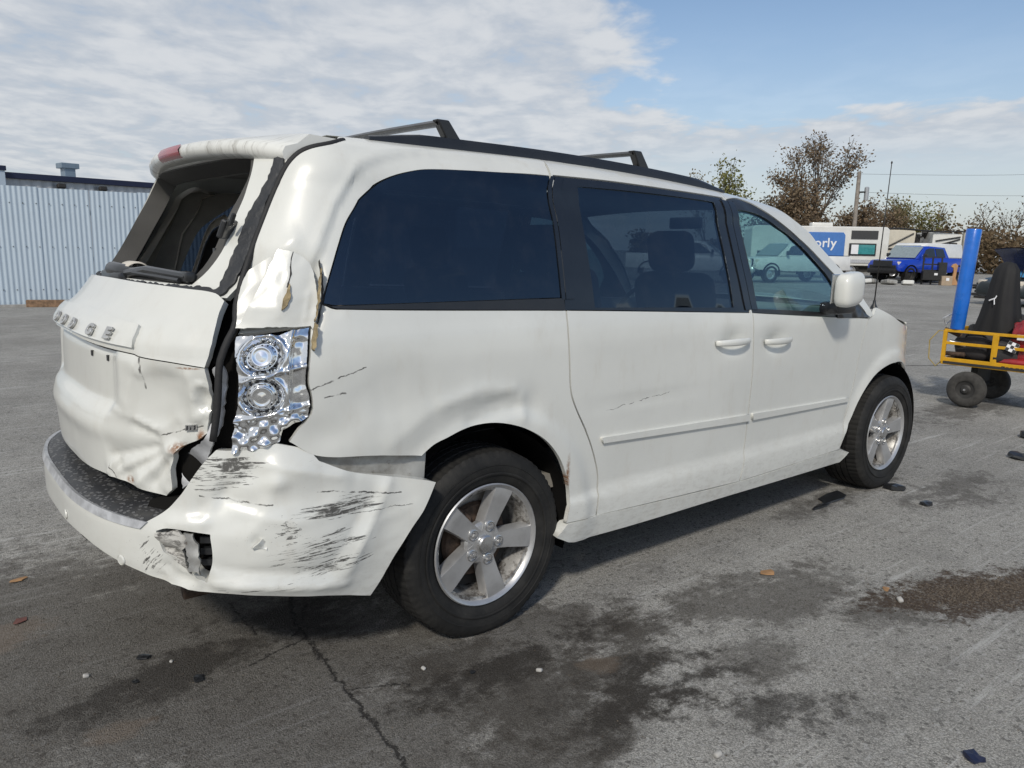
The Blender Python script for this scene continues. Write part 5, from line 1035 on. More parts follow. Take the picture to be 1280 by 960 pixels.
def cargo_van(name,label,loc,rz):
    t=thing(name,label,'van',loc,rz)
    body_loft('body',[(-2.9,.98,.45,2.0,.86),(-2.8,1.0,.40,2.08,.88),(.75,1.0,.40,2.10,.88),(1.0,1.0,.40,1.98,.86),(1.75,1.0,.42,1.30,.90),(2.35,.96,.45,1.05,.84),(2.5,.88,.5,.92,.78)],M['white_plain'],t,.05)
    pane('windscreen',[(1.72,-.82,1.36),(1.72,.82,1.36),(1.10,.74,1.94),(1.10,-.74,1.94)],M['screen'],t,.04)
    for s in (-1,1):
        pane('side_window',(lambda l:l if s<0 else l[::-1])([(.05,s*1.0,1.28),(1.45,s*.985,1.26),(.98,s*.92,1.82),(.05,s*.915,1.86)]),M['dark_glass'],t)
        for x in (-1.75,1.70): road_wheel(t,x,s*.88,.35,.24)
    m=MB(); m.box((2.48,0,.6),(.08,.9,.14),None,.04,2); m.build('bumper',M['black'],t,True,sharp=40)
    return t
cargo_van('cargo_van','white van parked close behind the blue pickup truck',yard(22.9,44.2),heading(-.84,-.54))
# motorhome with a blue wrapped side
rv=thing('motorhome','white motorhome with a blue lettered side panel and teal window','motorhome',yard(16.6,46.0),heading(1,-.10))
m=MB(); m.prism([(-2.6,.75),(5.2,.75),(5.2,.95),(5.2,2.85),(5.05,3.0),(-2.4,3.0),(-2.6,2.8)],0,2.4); m.build('body',M['rv_white'],rv,bev=.05)
m=MB(); m.box((1.6,1.1,3.10),(.60,.35,.14),None,.06,2); m.build('roof_unit',M['rv_white'],rv,True,sharp=40)
m=MB(); m.prism([(.25,.98),(2.55,.98),(2.72,1.15),(2.72,2.50),(2.60,2.66),(.25,2.66)],-.05,.02); sidep=m.build('side_panel',M['rv_blue'],rv,bev=.02)
def flat_text(txt,size,par,mat,loc,rot,name,w_=1.,depth=.01,parts=True):
    cu=bpy.data.curves.new(name,'FONT'); cu.body=txt; cu.size=size; cu.extrude=depth; cu.offset=.012*size; cu.resolution_u=3
    ob=bpy.data.objects.new(name,cu); COL.objects.link(ob); dg=bpy.context.evaluated_depsgraph_get(); me=bpy.data.meshes.new_from_object(ob.evaluated_get(dg)); bpy.data.objects.remove(ob); me.materials.clear(); me.materials.append(mat); me.transform(Matrix.Diagonal((w_,1,1,1)))
    o=link(bpy.data.objects.new(name,me),par); o.location=loc; o.rotation_euler=rot; return o
x=.98
for ch,adv in (('o',.44),('r',.29),('l',.20),('y',.42)): flat_text(ch,.76,sidep,M['letter_white'],(x,-.062,1.80),(PI/2,0,0),'letter'); x+=adv
pane('window',[(3.05,-.02,2.30),(4.55,-.02,2.30),(4.55,-.02,2.78),(3.05,-.02,2.78)],M['dark_glass'],rv,.03)
wf=pane('window',[(2.98,-.02,1.35),(4.50,-.02,1.35),(4.50,-.02,2.05),(2.98,-.02,2.05)],M['black'],rv,.03); pane('pane',[(3.10,-.055,1.43),(3.55,-.055,1.43),(3.55,-.055,1.97),(3.10,-.055,1.97)],M['letter_white'],wf,.01); pane('pane',[(3.50,-.055,1.43),(4.42,-.055,1.43),(4.42,-.055,1.97),(3.50,-.055,1.97)],M['teal_glass'],wf,.012)
m=MB(); m.box((4.0,-.02,1.02),(1.2,.03,.10)); m.build('stripe',M['strip'],rv)
m=MB(); m.box((1.2,1.2,.60),(3.2,.9,.18)); m.build('chassis',M['dark_iron'],rv); m=MB(); m.prism([(4.6,.80),(5.2,.80),(5.2,.25),(4.9,.25)],.02,.5); m.build('skirt',M['rv_white'],rv)
for y in (.25,2.1): road_wheel(rv,3.25,y,.46,.3)
for y in (.25,2.1): road_wheel(rv,-1.6,y,.46,.3)
# cream trailer with a torn open roof
tr=thing('travel_trailer','cream travel trailer with torn open front and drooping roof edge','trailer',yard(22.15,47.3),heading(1,-.08))
m=MB(); m.prism([(0,.6),(1.9,.6),(2.0,2.8),(1.9,2.92),(0,2.92)],0,2.4); m.build('body',M['rv_cream'],tr,bev=.04)
m=MB(); m.prism([(3.0,.6),(4.75,.6),(4.75,2.72),(3.05,2.82)],.1,2.4); m.build('rear_body',M['rv_white'],tr,bev=.04)
for a,b in (((.10,-.05,1.75),(1.85,-.05,2.72)),((.05,-.05,.75),(1.6,-.05,1.75)),((.0,-.05,1.80),(1.9,-.05,1.76)),((3.2,.05,2.30),(4.6,.05,2.55)),((3.2,.05,2.0),(4.6,.05,2.42))):
    m=MB(); m.tube([a,b],.045,6); m.build('awning_arm',M['black_steel'],tr)
m=MB()
for k in range(46): p=Vector((1.95+random.random()*1.1,random.uniform(.1,2.0),random.uniform(.8,2.85))); m.box(p,(random.uniform(.05,.22),.05,random.uniform(.03,.25)),(random.random()*2,random.random()*2,random.random()*3))
tag(m.build('wreckage',M['dark_iron'],tr),kind='stuff')
m=MB(); m.tube([(-.1,.0,2.96),(1.0,.0,3.0),(2.0,.0,2.93),(3.0,.0,2.84),(4.85,.0,2.87)],.05,6); m.build('roof_edge',M['black_steel'],tr)
m=MB(); m.box((4.87,.1,1.75),(.07,.12,1.15)); m.build('end_post',M['rv_cream'],tr)
m=MB(); m.box((4.2,.0,2.08),(.20,.08,.12)); m.build('roof_light',M['dark_iron'],tr)
for x in (.9,4.0): road_wheel(tr,x,.2,.38,.24)
# black rack in front of the pickup, boxes, board, rubble
rk=thing('steel_rack','black steel pallet rack standing on the yard in front of the blue pickup','rack',yard(20.75,38.6),heading(1,-.35)); rk.scale=(.74,.74,.74)
for x in (-.55,.0,.55):
    m=MB(); m.box((x,0,.92),(.05,.05,.92)); m.build('upright',M['black_steel'],rk)
for z in (.95,1.35,1.82):
    m=MB(); m.box((0,0,z),(.60,.055,.045)); m.build('crossbar',M['black_steel'],rk)
m=MB(); m.box((0,-.3,.62),(.62,.42,.30),None,.02,1); m.build('base_box',M['black_steel'],rk); m=MB(); m.box((.15,-.73,.72),(.10,.01,.07)); m.build('label_plate',M['letter_white'],rk); m=MB(); m.box((.55,-.2,1.05),(.25,.35,.45),None,.03,1); m.build('motor_case',M['black'],rk)
m=MB(); m.box((0,0,.23),(.24,.22,.23)); o=m.build('carton',M['card'],None,bev=.01); o.location=yard(21.15,38.0); o.rotation_euler=(0,0,heading(1,-.2)); tag(o,'brown cardboard carton on the ground beside the black rack','carton'); m=MB(); m.box((.02,-.225,.30),(.07,.004,.07)); m.build('carton_label',M['letter_white'],o)
m=MB(); m.prism([(-.12,0),(.22,0),(.20,.12),(.12,.30),(.16,.62),(.20,.84),(.10,.93),(-.02,.90),(-.10,.78),(.0,.74),(.02,.55),(-.04,.30)],-.05,.05); o=m.build('tan_board',M['tan_board'],None,bev=.02); o.scale=(1.1,1,1.15); o.location=yard(21.72,38.4); o.rotation_euler=(R(-6),0,heading(1,-.1)); tag(o,'curved tan board leaning by the rear wheel of the blue pickup','board')
for k,(a,b) in enumerate(((17.2,38.2),(18.2,37.6),(19.0,37.4),(17.8,38.6))):
    m=MB(); m.box((0,0,.12),(.45-.06*k,.25,.10),(random.uniform(-.2,.2),.1,0),.04,1); o=m.build('scrap_piece',M['bare'] if k%2 else M['rv_white'],None); o.location=yard(a,b); o.rotation_euler=(0,0,random.random()*3); tag(o,['long pale scrap panel on the ground under the motorhome','grey scrap piece lying left of the blue pickup wheel','small pale scrap lying under the pickup nose','grey scrap lying between motorhome and pickup'][k],'scrap','scrap under the parked vehicles')
# dark car with its bonnet up
car=thing('dark_sedan','dark green grey sedan with its blue bonnet raised, parked nose left','car',yard(16.35,23.3),heading(-.97,-.22))
body_loft('body',[(-2.4,.84,.35,.98,.78),(-1.6,.91,.22,1.0,.84),(-.4,.92,.20,.98,.86),(.75,.92,.20,.96,.86),(.95,.91,.22,.93,.84),(1.9,.86,.25,.80,.74),(2.2,.74,.32,.68,.60)],M['dark_paint'],car,.05)
body_loft('cab',[(-1.75,.80,.94,.98,.74),(-1.1,.82,.95,1.36,.58),(-.2,.83,.95,1.45,.58),(.25,.82,.94,1.40,.57),(1.0,.80,.92,.95,.72)],M['dark_paint'],car,.03)
for s in (-1,1):
    pane('side_window',(lambda l:l if s<0 else l[::-1])([(-1.3,s*.815,1.0),(-.35,s*.82,1.0),(-.35,s*.635,1.38),(-1.0,s*.64,1.33)]),M['dark_glass'],car); pane('side_window',(lambda l:l if s<0 else l[::-1])([(-.28,s*.82,1.0),(.72,s*.80,.99),(.22,s*.64,1.34),(-.28,s*.635,1.38)]),M['dark_glass'],car)
    for x in (-1.45,1.38):
        road_wheel(car,x,s*.80,.33,.22); m=MB(); m.lathe([(0,.40),(s*.004,.35),(s*-.25,.34)],20,'Y',(x,s*.915,.34),a0=R(-8),a1=R(188)); m.build('wheel_arch',M['jamb'],car,True)
    m=MB(); m.box((.70,s*.98,1.02),(.06,.09,.06),None,.025,2); m.build('door_mirror',M['dark_paint'],car,True,sharp=40)
    m=MB(); m.box((2.0,s*.62,.68),(.14,.14,.07),None,.03,2); m.build('headlight',M['lens'],car,True,sharp=40)
pane('windscreen',[(1.0,-.70,.97),(1.0,.70,.97),(.32,.52,1.38),(.32,-.52,1.38)],M['screen'],car,.02)
m=MB(); V=[];F=[]
for i in range(9):
    for j in range(9):
        a=i/8;b=j/8*2-1; V.append((1.05+1.02*a*math.cos(R(48))-.10*math.sin(PI*a)*.6,.80*b*(1-.12*a),.96+1.02*a*math.sin(R(48))+.10*math.sin(PI*a)-.06*b*b))
for i in range(8):
    for j in range(8): F.append((i*9+j,i*9+j+1,(i+1)*9+j+1,(i+1)*9+j))
n=len(V); V+=[(p[0]+.02,p[1],p[2]-.03) for p in V]; F+=[tuple(q+n for q in f)[::-1] for f in F]
m.add(V,F); m.build('bonnet',M['navy_paint'],car,True,sharp=40); m=MB(); m.tube([(1.9,.5,.78),(1.72,.55,1.5)],.012,6); m.build('bonnet_stay',M['dark_iron'],car); m=MB(); m.box((1.5,0,.80),(.35,.55,.06),None,.02,1); m.build('engine',M['jamb'],car)
M['tarp']=simple('light_blue_tarp',(.06,.26,.52),.45,var=.12,scale=7)
m=MB(); V=[(-.45,-.2,0),(-.2,-.3,.02),(.25,-.28,0),(.55,-.1,.02),(.5,.25,0),(0,.3,.04),(-.5,.2,.02),(-.15,0,.16),(.25,.02,.20)]; m.add(V,[(0,1,7),(1,2,8,7),(2,3,8),(3,4,8),(4,5,8),(5,7,8),(5,6,7),(6,0,7)]); o=m.build('folded_tarp',M['tarp'],None,True); o.location=yard(14.95,23.0,.84); tag(o,'light blue folded tarp lying on the engine bay edge of the dark sedan','tarp')
cb2=thing('light_blue_car','light blue car roof showing behind the dark sedan','car',yard(27.5,37.5),heading(-1,.05))
M['ltblue']=simple('light_blue_paint',(.13,.30,.55),.25,coat=.6,var=.05)
body_loft('body',[(-2.3,.85,.3,.95,.78),(1.2,.9,.25,.95,.82),(2.2,.8,.3,.75,.66)],M['ltblue'],cb2,.05); body_loft('cab',[(-1.8,.8,.92,.96,.72),(-1.0,.82,.92,1.42,.60),(.3,.82,.92,1.44,.60),(1.1,.8,.92,.95,.72)],M['ltblue'],cb2,.03)
for s in (-1,1):
    pane('side_window',(lambda l:l if s<0 else l[::-1])([(-1.3,s*.82,1.0),(.75,s*.815,1.0),(.25,s*.66,1.36),(-.95,s*.66,1.34)]),M['dark_glass'],cb2)
    for x in (-1.4,1.4): road_wheel(cb2,x,s*.8,.33,.22)
# stacked low scrap between pickup and sedan
for k,(a,b,c_) in enumerate(((16.75,27.0,.28),(17.5,28.6,.42),(18.9,30.5,.5))):
    m=MB()
    for j in range(4): m.box((random.uniform(-.15,.15),0,.06+.11*j),(.45,.3,.035),(0,random.uniform(-.05,.05),random.uniform(-.2,.2)),.01,1)
    o=tag(m.build('scrap_stack',M['dark_iron'],None),['low dark scrap stack nearest to the blue tube','middle dark scrap stack between pickup and dark sedan','farthest dark scrap stack behind the dark sedan'][k],'scrap stack','scrap stacks by the dark sedan',None); o.location=yard(a,b); o.rotation_euler=(0,0,heading(1,.1))
# ================================================================== YELLOW CART WITH ITS LOAD
M['yellow']=simple('yellow_enamel',(.62,.33,.012),.4,coat=.3,var=.10,scale=10); M['blue_tube']=simple('blue_plastic_tube',(.008,.135,.56),.30,coat=.4,var=.10,scale=9,bump=.5,bscale=14); M['black_cloth']=simple('black_cloth',(.010,.010,.011),.75,bump=.3); M['bag']=simple('black_bag',(.022,.020,.022),.7,bump=.5,bscale=60); M['red_can']=simple('red_can',(.30,.018,.022),.35,coat=.3,var=.15); M['cart_tyre']=simple('cart_tyre',(.045,.043,.040),.85,var=.35,scale=20); M['hub_dark']=simple('cart_hub',(.030,.029,.028),.6)
CZ=.405; CH=heading(1,-1.1); CO=(4.27,7.5)
ct=thing('tool_cart','yellow two wheeled tool cart loaded with black bags','cart',yard(*CO),CH)   # +X runs right along the near rail
m=MB(); m.box((.72,.28,CZ),(.74,.30,.012)); m.build('deck',M['hub_dark'],ct)
for y in (0,.58):
    m=MB(); m.box((.72,y,CZ+.012),(.76,.014,.034)); m.build('deck_rail',M['yellow'],ct,bev=.004)
    for z in (.190,.310): 
        m=MB(); m.box((.72,y,CZ+z),(.76,.012,.014)); m.build('side_rail',M['yellow'],ct,bev=.003)
    for x in (-.03,.41,.92,1.46):
        m=MB(); m.box((x,y-(.004 if y==0 else -.004),CZ+.155),(.026 if x>0 else .018,.012,.155)); m.build('post',M['yellow'],ct,bev=.003)
for x in (-.035,1.475):
    m=MB(); m.box((x,.29,CZ+.012),(.014,.29,.034)); m.build('deck_rail',M['yellow'],ct,bev=.004); m=MB(); m.box((x,.29,CZ+.31),(.012,.29,.014)); m.build('side_rail',M['yellow'],ct,bev=.003)
for k in range(7):
    m=MB(); m.box((.50+.035*k+(.012 if k>2 else 0),-.0155,CZ+.006),(.010 if k%3 else .014,.0015,.010 if k else .014)); m.build('rail_marking',M['black'],ct)
m=MB(); m.tube([(.235,-.10,.172),(.235,.66,.172)],.018,8); m.box((.235,.29,.30),(.03,.2,.09)); m.build('axle',M['dark_iron'],ct)
for y in (-.075,.66):
    m=MB(); m.lathe([(-.045,.085),(-.052,.10),(-.054,.140),(-.040,.165),(-.015,.172),(.015,.172),(.040,.165),(.054,.140),(.052,.10),(.045,.085)],40); wl=m.build('wheel',M['cart_tyre'],ct,True,sharp=50); wl.location=(.235,y,.172)
    for s in (-1,1):
        m=MB(); m.lathe([(s*.046,.088),(s*.036,.080),(s*.030,.05),(s*.04,.034),(s*.052,.03),(s*.054,.0)],28); m.build('rim',M['hub_dark'],wl,True,sharp=30); m=MB(); m.lathe([(s*.05,.011),(s*.068,.010),(s*.07,0)],10); m.build('axle_nut',M['chrome_rough'],wl,True,sharp=30)
def oncart(x,y,z): 
    a=CH; p=yard(*CO); return Vector((p.x+x*math.cos(a)-y*math.sin(a),p.y+x*math.sin(a)+y*math.cos(a),z))
ca=CH
# blue tube leaning in the cart corner
m=MB(); m.lathe([(.02,.0),(0,.058),(.01,.063),(.3,.066),(.6,.064),(.95,.067),(.96,.061),(.93,.058),(.90,0)],36,'Z'); o=m.build('blue_tube',M['blue_tube'],None,True,sharp=50); o.location=oncart(.055,.035,CZ+.326); o.rotation_euler=Euler((R(-1.5),R(2.2),ca)); tag(o,'tall bright blue plastic tube standing upright on the left corner of the yellow cart','tube')
# black hooded cover
m=MB(); V=[];F=[]; st=[(0,.30,.20),(.14,.26,.19),(.30,.20,.17),(.45,.16,.15),(.58,.135,.12),(.66,.12,.09),(.71,.075,.05),(.725,.02,.015)]; n=36
for i,(z,a,b) in enumerate(st):
    for k in range(n):
        q=2*PI*k/n; f=1+(.10-.08*z)*math.sin(5*q+z*3)*(1-z)+.05*math.sin(9*q+1); V.append((a*math.cos(q)*f+.05*z,b*math.sin(q)*f,z))
for i in range(len(st)-1):
    for k in range(n): F.append((i*n+k,i*n+(k+1)%n,(i+1)*n+(k+1)%n,(i+1)*n+k))
F.append(tuple((len(st)-1)*n+k for k in range(n))); m.add(V,F)
o=m.build('hooded_cover',M['black_cloth'],None,True,sharp=70); o.location=oncart(.30,.36,CZ+.10); o.rotation_euler=(0,0,ca); o.scale=(.86,.86,1.22); tag(o,'black tapering hooded cover standing upright on the loaded cart','cover')
mk=MB(); mk.tube([(-.06,-.175,.42),(.0,-.178,.44),(.01,-.172,.46)],.006,6); mk.tube([(-.01,-.178,.44),(.0,-.185,.39)],.006,6); mk.build('white_tag',M['letter_white'],o)
def bag(name,label,cat,mat,c,h,rot,group=None,seed=0,pw=.6):
    bm=bmesh.new(); bmesh.ops.create_uvsphere(bm,u_segments=28,v_segments=18,radius=1)
    for v in bm.verts:
        f=lambda q:math.copysign(abs(q)**pw,q); x,y,z=v.co; k=1+.06*math.sin(7*x+seed)+.05*math.sin(9*z+5*y+seed*2); v.co=Vector((f(x)*h[0]*k,f(y)*h[1]*k,f(z)*h[2]*k))
    me=bpy.data.meshes.new(name); bm.to_mesh(me); bm.free(); me.materials.append(mat); me.polygons.foreach_set('use_smooth',[True]*len(me.polygons)); o=link(bpy.data.objects.new(name,me)); o.location=c; o.rotation_euler=rot; return tag(o,label,cat,group)
bag('black_case','black boxy case standing behind the hooded cover on the cart','case',M['bag'],oncart(.60,.44,CZ+.24),(.16,.11,.24),(0,0,ca),None,6,.4); bag('dark_bundle','dark crumpled bundle heaped at the foot of the blue tube','bundle',M['black_cloth'],oncart(.20,.42,CZ+.22),(.16,.13,.16),(0,0,ca+.4),None,7,.7)
b1=bag('tool_bag','long black tool bag lying along the near rail of the cart','bag',M['bag'],oncart(.215,.20,CZ+.15),(.19,.14,.15),(0,0,ca),'bags in the cart',1)
b2=bag('tool_bag','slumped black bag between the cart posts under the hooded cover','bag',M['bag'],oncart(.47,.14,CZ+.135),(.14,.14,.14),(0,0,ca+.2),'bags in the cart',4)
for bg_,x in ((b1,.0),(b2,.02)):
    m=MB(); m.tube([(x-.1,-.10,.09),(x-.06,-.13,.15),(x+.06,-.13,.15),(x+.1,-.10,.09)],.008,6); m.build('handle',M['black_cloth'],bg_,True)
m=MB(); m.box((0,0,0),(.045,.003,.045)); o=m.build('chequered_patch',M['letter_white'],b2); o.location=(.05,-.165,.07); o.rotation_euler=(R(-10),R(20),0)
for i in range(3):
    for j in range(3):
        if (i+j)%2==0: m=MB(); m.box((-.03+.03*i,-.0045,-.03+.03*j),(.014,.002,.014)); m.build('check',M['black'],o)
bag('red_bag','dark red bag with white lettered patches at the right end of the cart','bag',M['red_can'],oncart(.68,.20,CZ+.25),(.17,.17,.22),(0,0,ca),None,2,.5)
for x,z in ((-.05,.05),(.08,-.02)): 
    m=MB(); m.box((x,-.205,z),(.05,.004,.025)); m.build('patch',M['letter_white'],bpy.data.objects['red_bag'])
bag('red_sack','flat red sack squeezed through the lower rail of the cart','sack',M['red_can'],oncart(.62,.045,CZ+.06),(.20,.06,.035),(0,0,ca),None,3,.7)
m=MB(); m.tube([oncart(-.02,.05,CZ+.30),oncart(-.10,.02,CZ+.30),oncart(-.17,0,CZ+.20),oncart(-.16,0,CZ+.02),oncart(-.09,.0,CZ-.05),oncart(-.03,.02,CZ+.02)],.006,6); tag(m.build('yellow_hose',simple('yellow_hose',(.33,.24,.06),.5),None,True),'thin yellowish hose looping off the left end of the cart','hose')
m=MB(); m.tube([oncart(-.02,.14,CZ+.42),oncart(-.08,.12,CZ+.36),oncart(-.10,.10,CZ+.42),oncart(-.02,.10,CZ+.47),oncart(.06,.06,CZ+.44)],.008,6); tag(m.build('white_cord',M['letter_white'],None,True),'white cord draped over the left rail beside the blue tube','cord')
for k,x in enumerate((.04,.09,.02)):
    m=MB(); m.lathe([(-.10,.0),(-.10,.02),(.10,.026),(.11,.0)],14,'X',(0,0,0)); o=m.build('hand_tool',M['rust'] if k!=1 else M['chrome_rough'],None,True,sharp=40); o.location=oncart(x,.06+.02*k,CZ+.08+.10*k); o.rotation_euler=(0,.2*k,ca+.3*k); tag(o,['rusty tool lowest at the left end of the cart','shiny tool handle at the left end of the cart','rusty tool topmost at the left end of the cart'][k],'tool','tools at the cart end')
# ================================================================== TREES, POLE, WIRES
M['bark']=simple('bark',(.13,.115,.10),.95,var=.3,scale=8,bump=.6)
def leafmat(name,a,b):
    t=NT(name); g=t.n('ShaderNodeObjectInfo'); geo=t.n('ShaderNodeNewGeometry'); c=t.mix(geo.outputs['Random Per Island'],a+(1,),b+(1,)); bs=t.bsdf(c,.7); tl=t.n('ShaderNodeBsdfTranslucent'); t.L.new(c,tl.inputs[0]); mxs=t.n('ShaderNodeMixShader'); mxs.inputs[0].default_value=.3; t.L.new(bs.outputs[0],mxs.inputs[1]); t.L.new(tl.outputs[0],mxs.inputs[2]); t.L.new(mxs.outputs[0],t.out.inputs[0]); return t.M
M['leaf_brown']=leafmat('brown_leaves',(.13,.085,.05),(.24,.18,.11)); M['leaf_olive']=leafmat('olive_leaves',(.14,.115,.05),(.23,.18,.09)); M['leaf_dark']=leafmat('dull_leaves',(.10,.08,.05),(.19,.15,.09)); M['leaf_yellow']=leafmat('yellow_green_leaves',(.13,.14,.03),(.20,.19,.06)); M['leaf_scrub']=leafmat('scrub_leaves',(.13,.085,.045),(.20,.15,.085))
def tree(name,label,loc,H,trunk_r,spread,leaf,nleaf,lsize,seed,lean=(0,0),levels=4,first=.3,up=.55,group=None,clump=.5,dense=1.):
    rn=random.Random(seed); segs=[];tips=[]
    def grow(p,dv,L,r,lv):
        n=4; pts=[p];rs=[r]
        for i in range(n):
            dv=(dv+Vector((rn.uniform(-1,1),rn.uniform(-1,1),rn.uniform(-.3,.6)))*.16).normalized(); p=p+dv*L/n; pts.append(p); rs.append(r*(1-.42*(i+1)/n))
            if lv>0 and i>=1:
                for _ in range(1 if lv>1 else 2):
                    a=rn.uniform(0,2*PI); side=Vector((math.cos(a),math.sin(a),rn.uniform(-.1,.55))); nd=(dv*up+side*spread).normalized(); grow(p,nd,L*rn.uniform(.50,.78),rs[-1]*.62,lv-1)
            if lv<=1: tips.append((p,L))
        segs.append((pts,rs,lv))
        if lv>0: grow(p,dv,L*.7,rs[-1],lv-1)
    grow(Vector((0,0,0)),Vector((lean[0],lean[1],1)).normalized(),H*first,trunk_r,levels)
    zmax=max(t[0].z for t in tips); f=H/zmax
    t=thing(name,label,'tree',loc,rn.random()*0,group)
    m=MB()
    for pts,rs,lv in segs: m.tube([q*f for q in pts],[max(.006,x) for x in rs],7 if lv>2 else 4,False)
    m.build('trunk',M['bark'],t,True)
    V=[];F=[]; 
    for k in range(nleaf):
        p,L=tips[int(rn.random()**dense*len(tips))%len(tips)]; q=p*f+Vector((rn.gauss(0,1),rn.gauss(0,1),rn.gauss(0,.8)))*clump; a=Vector((rn.uniform(-1,1),rn.uniform(-1,1),rn.uniform(-1,1))).normalized(); b=a.cross(Vector((rn.uniform(-1,1),rn.uniform(-1,1),rn.uniform(-1,1)))).normalized(); s=lsize*rn.uniform(.6,1.4); n=len(V)
        V+=[q-a*s,q+b*s*.55,q+a*s,q-b*s*.55]; F.append((n,n+1,n+2,n+3))
    mesh('crown',V,F,leaf,t,False); return t
tree('oak_tree','tall sparse brown oak rising above the motorhome','' or yard(22.1,58),10.2,.28,.45,M['leaf_brown'],3600,.10,11,lean=(-.06,.03),levels=4,first=.33,up=.8,clump=.30)
tree('oak_tree','broad bushy brown oak left of the tall sparse oak',yard(20.4,57),7.2,.25,1.1,M['leaf_brown'],6500,.11,5,levels=4,first=.22,up=.45,clump=.42)
tree('poplar_tree','small yellow green tree peeking over the minivan roof',yard(14.9,57),8.0,.14,.42,M['leaf_yellow'],1100,.12,21,levels=3,first=.42,up=.95,clump=.35)
tree('shrub_tree','thin half bare shrub beside the yellow green tree',yard(14.2,57.5),7.2,.10,.42,M['leaf_olive'],420,.11,23,levels=3,first=.4,up=.9,clump=.3)
for k,(a,b,h,nl,lf,sd,lab) in enumerate(((26.6,62,5.6,2600,'leaf_brown',31,'low brown tree right behind the utility pole'),(29.2,63,5.0,2400,'leaf_brown',32,'low brown tree right of the whip antenna'),(20.0,60,5.6,2600,'leaf_dark',38,'dull brown tree at the left end behind the motorhome'),(32.0,66,6.2,1500,'leaf_olive',33,'feathery olive tree above the white van'),(34.2,67,6.4,1400,'leaf_yellow',34,'feathery yellowish tree left of the blue tube'),(36.5,68,5.8,900,'leaf_olive',35,'thin leafless topped tree behind the blue tube'),(41.6,68,6.2,500,'leaf_dark',36,'nearly bare tree at the far right edge'),(43.6,69,6.6,260,'leaf_dark',37,'bare pale branched tree beyond the dark sedan'),(31.0,70,5.0,1800,'leaf_scrub',39,'rounded brown tree behind the torn trailer'))):
    tree('yard_tree',lab,yard(a,b),h,.13,.7,M[lf],nl,.11,sd,levels=3,first=.32,up=.85,group='low trees behind the yard',clump=.40)
# brushy bank: a mass nobody could count
def scrub():
    rn=random.Random(3); V=[];F=[]
    for k in range(26000):
        a=rn.uniform(10,64); b=66+rn.gauss(0,2.0); hh=3.0+.5*math.sin(a*.7)+.4*math.sin(a*1.9+1)+(.4 if a>34 else -.7); z=rn.random()**.7*hh*rn.uniform(.8,1.06); q=yard(a,b,z); u=Vector((rn.uniform(-1,1),rn.uniform(-1,1),rn.uniform(-1,1))).normalized(); w_=u.cross(Vector((rn.uniform(-1,1),rn.uniform(-1,1),rn.uniform(-1,1)))).normalized(); s=rn.uniform(.12,.26); n=len(V); V+=[q-u*s,q+w_*s*.6,q+u*s,q-w_*s*.6]; F.append((n,n+1,n+2,n+3))
    tag(mesh('scrub_bank',V,F,M['leaf_scrub'],None,False),kind='stuff')
scrub()
M['pole_wood']=simple('pole_wood',(.26,.23,.20),.9,var=.25,scale=5,bump=.4)
up=thing('utility_pole','grey wooden utility pole with a transformer, behind the motorhome','utility pole',yard(23.35,54))
m=MB(); m.tube([(0,0,0),(0,0,6.95)],[.16,.125],12); m.build('pole',M['pole_wood'],up,True,sharp=50)
m=MB(); m.lathe([(-.42,.0),(-.42,.15),(.40,.15),(.46,.08),(.46,0)],16,'Z',(GR.x*.62,GR.y*.62,5.5)); tf=m.build('transformer',M['galv2'],up,True,sharp=40); m=MB(); m.box((GR.x*.3,GR.y*.3,5.6),(.20,.20,.04)); m.build('bracket',M['dark_iron'],tf)
for k,(z0,z1,lab) in enumerate(((6.8,9.6,'upper power line sloping across the sky'),(5.6,7.6,'lower power line sloping across the sky'))):
    p0=yard(23.5,54,z0); p1=yard(58,66,z1); m=MB(); m.tube([p0.lerp(p1,i/16)+Vector((0,0,-.5*math.sin(PI*i/16))) for i in range(15)],.009,5); tag(m.build('power_line',M['dark_iron'],None,True),lab,'power line','power lines from the pole')
# ================================================================== LITTER ON THE ASPHALT
M['red_leaf']=simple('dull_red_leaf',(.13,.05,.04),.8,var=.3); M['stone']=simple('pale_stone',(.42,.41,.39),.9,var=.2); M['twig']=simple('dry_leaf',(.33,.19,.09),.85,var=.3)
def shard(name,label,cat,x,y,size,mat,seed,th=.006,rot=0.,elong=1.,group=None):
    rn=random.Random(seed); k=9; prof=[(size*elong*math.cos(2*PI*i/k)*rn.uniform(.6,1.1),size*math.sin(2*PI*i/k)*rn.uniform(.6,1.1)) for i in range(k)]; V=[(a,b,.003+rn.uniform(0,th*.8)) for a,b in prof]+[(a*.94,b*.94,th+rn.uniform(0,th)) for a,b in prof]+[(0,0,th*1.8)]; F=[(i,(i+1)%k,(i+1)%k+k,i+k) for i in range(k)]+[(k+i,k+(i+1)%k,2*k) for i in range(k)]
    o=mesh(name,V,F,mat,None,False); o.location=(x,y,0); o.rotation_euler=(0,0,rot); return tag(o,label,cat,group)
shard('plastic_sheet','thin black plastic strip on the ground by the front wheel','debris',2.62,-.86,.06,M['black'],1,.008,.15,3.4)
shard('plastic_sheet','narrow black sliver beside the black plastic strip','debris',2.42,-.90,.025,M['black'],2,.006,.1,5.)
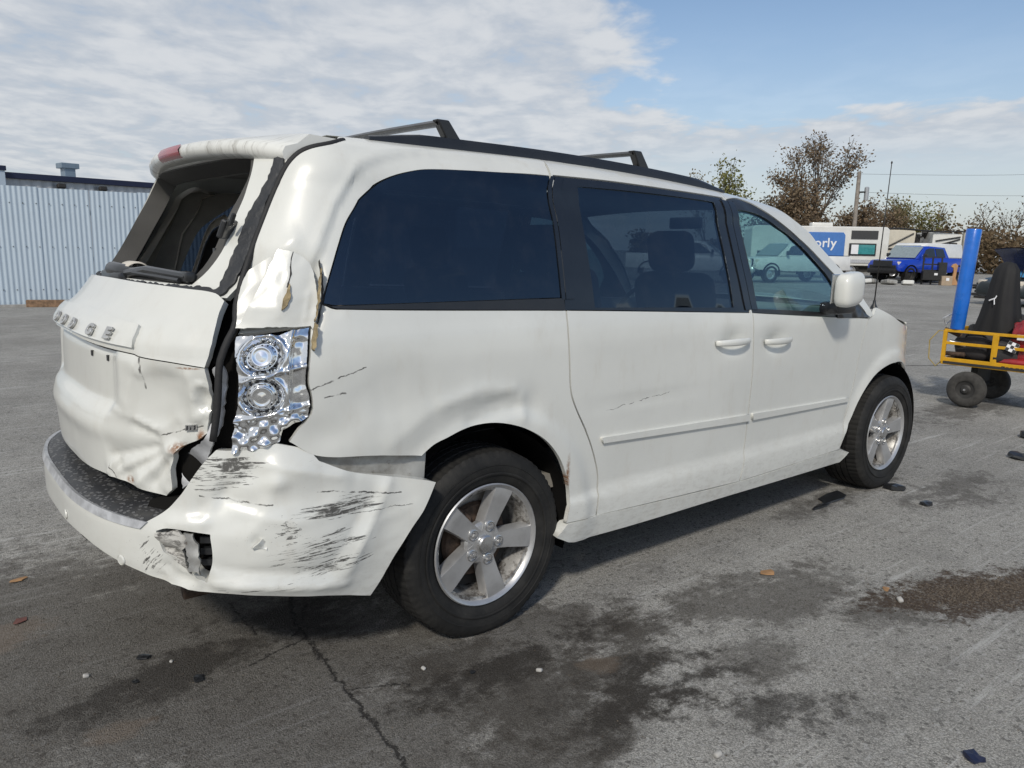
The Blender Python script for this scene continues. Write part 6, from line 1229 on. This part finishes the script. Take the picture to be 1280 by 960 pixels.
for k,(x,y,s,lab) in enumerate(((-1.07,-.36,.022,'crumpled black plastic bit left of the crack'),(-.96,-.61,.020,'black plastic crumb below the crumpled bit'),(-1.13,-.50,.012,'tiny dark crumb near the bottom left'),(-.21,-1.12,.012,'tiny black crumb below the rear wheel'),(.68,-2.36,.028,'dark blue plastic shard at the bottom right edge'),(3.1,-1.0,.05,'black scrap just ahead of the front wheel'),(2.95,-1.25,.035,'small dark scrap right of the plastic strip'),(4.6,-1.2,.07,'black scrap lying past the front bumper'),(5.4,-1.0,.08,'far black scrap on the ground ahead of the minivan'))):
    shard('plastic_shard',lab,'debris',x,y,s,M['navy'] if k==4 else M['black'],10+k,s*.35,k*1.1,1.3,'plastic bits on the asphalt')
for k,(x,y,s,lab) in enumerate(((-1.25,-.37,.008,'pale pebble at the lower left'),(-1.0,-.44,.006,'pale pebble beside the black crumb'),(-.02,-1.25,.009,'pale pebble below the tyre'),(.1,-1.9,.010,'pale pebble at the bottom centre'),(1.55,-1.75,.012,'pale pebble by the brown dirt'),(-.33,-1.0,.007,'pale pebble near the crack'))):
    m=MB(); m.box((0,0,s*.7),(s*1.2,s*.9,s*.7),(.3,.2,k),s*.5,2); o=m.build('pebble',M['stone'],None,True,sharp=60); o.location=(x,y,0); tag(o,lab,'pebble','pebbles on the asphalt')
shard('dry_leaf','orange brown dry leaf on the middle oil stain','leaf',1.35,-1.25,.030,M['twig'],31,.004,-.3,1.8); shard('dry_leaf','small orange leaf at the edge of the brown dirt','leaf',1.62,-1.66,.018,M['twig'],32,.004,.4,1.5); shard('dry_leaf','reddish leaf scrap at the far left of the dark stain','leaf',-1.37,.20,.022,M['red_leaf'],33,.004,.8,1.6)
shard('dry_leaf','tan leaf on the ground left of the bumper','leaf',-1.33,.62,.02,M['twig'],34,.004,.2,2.2)
def grit():
    rn=random.Random(9); V=[];F=[]
    for k in range(9000):
        if k<3200: x,y=1.95+rn.gauss(0,.20)-.0,-1.92+rn.gauss(0,.07); y-=(x-1.95)*.38; s=rn.uniform(.002,.006)
        else: x,y=rn.uniform(-1.6,5.5),rn.uniform(-2.6,1.2); s=rn.uniform(.0012,.0038)
        n=len(V); a=rn.random()*6
        V+=[(x+s*math.cos(a+2.1*i),y+s*math.sin(a+2.1*i),.0005) for i in range(3)]+[(x,y,s*rn.uniform(.6,1.1))]; F+=[(n,n+1,n+3),(n+1,n+2,n+3),(n+2,n,n+3)]
    t=NT('grit'); geo=t.n('ShaderNodeNewGeometry'); c=t.mix(geo.outputs['Random Per Island'],(.028,.019,.013,1),(.14,.115,.09,1)); t.bsdf(c,.9)
    tag(mesh('grit',V,F,t.M,None,False),kind='stuff')
grit()
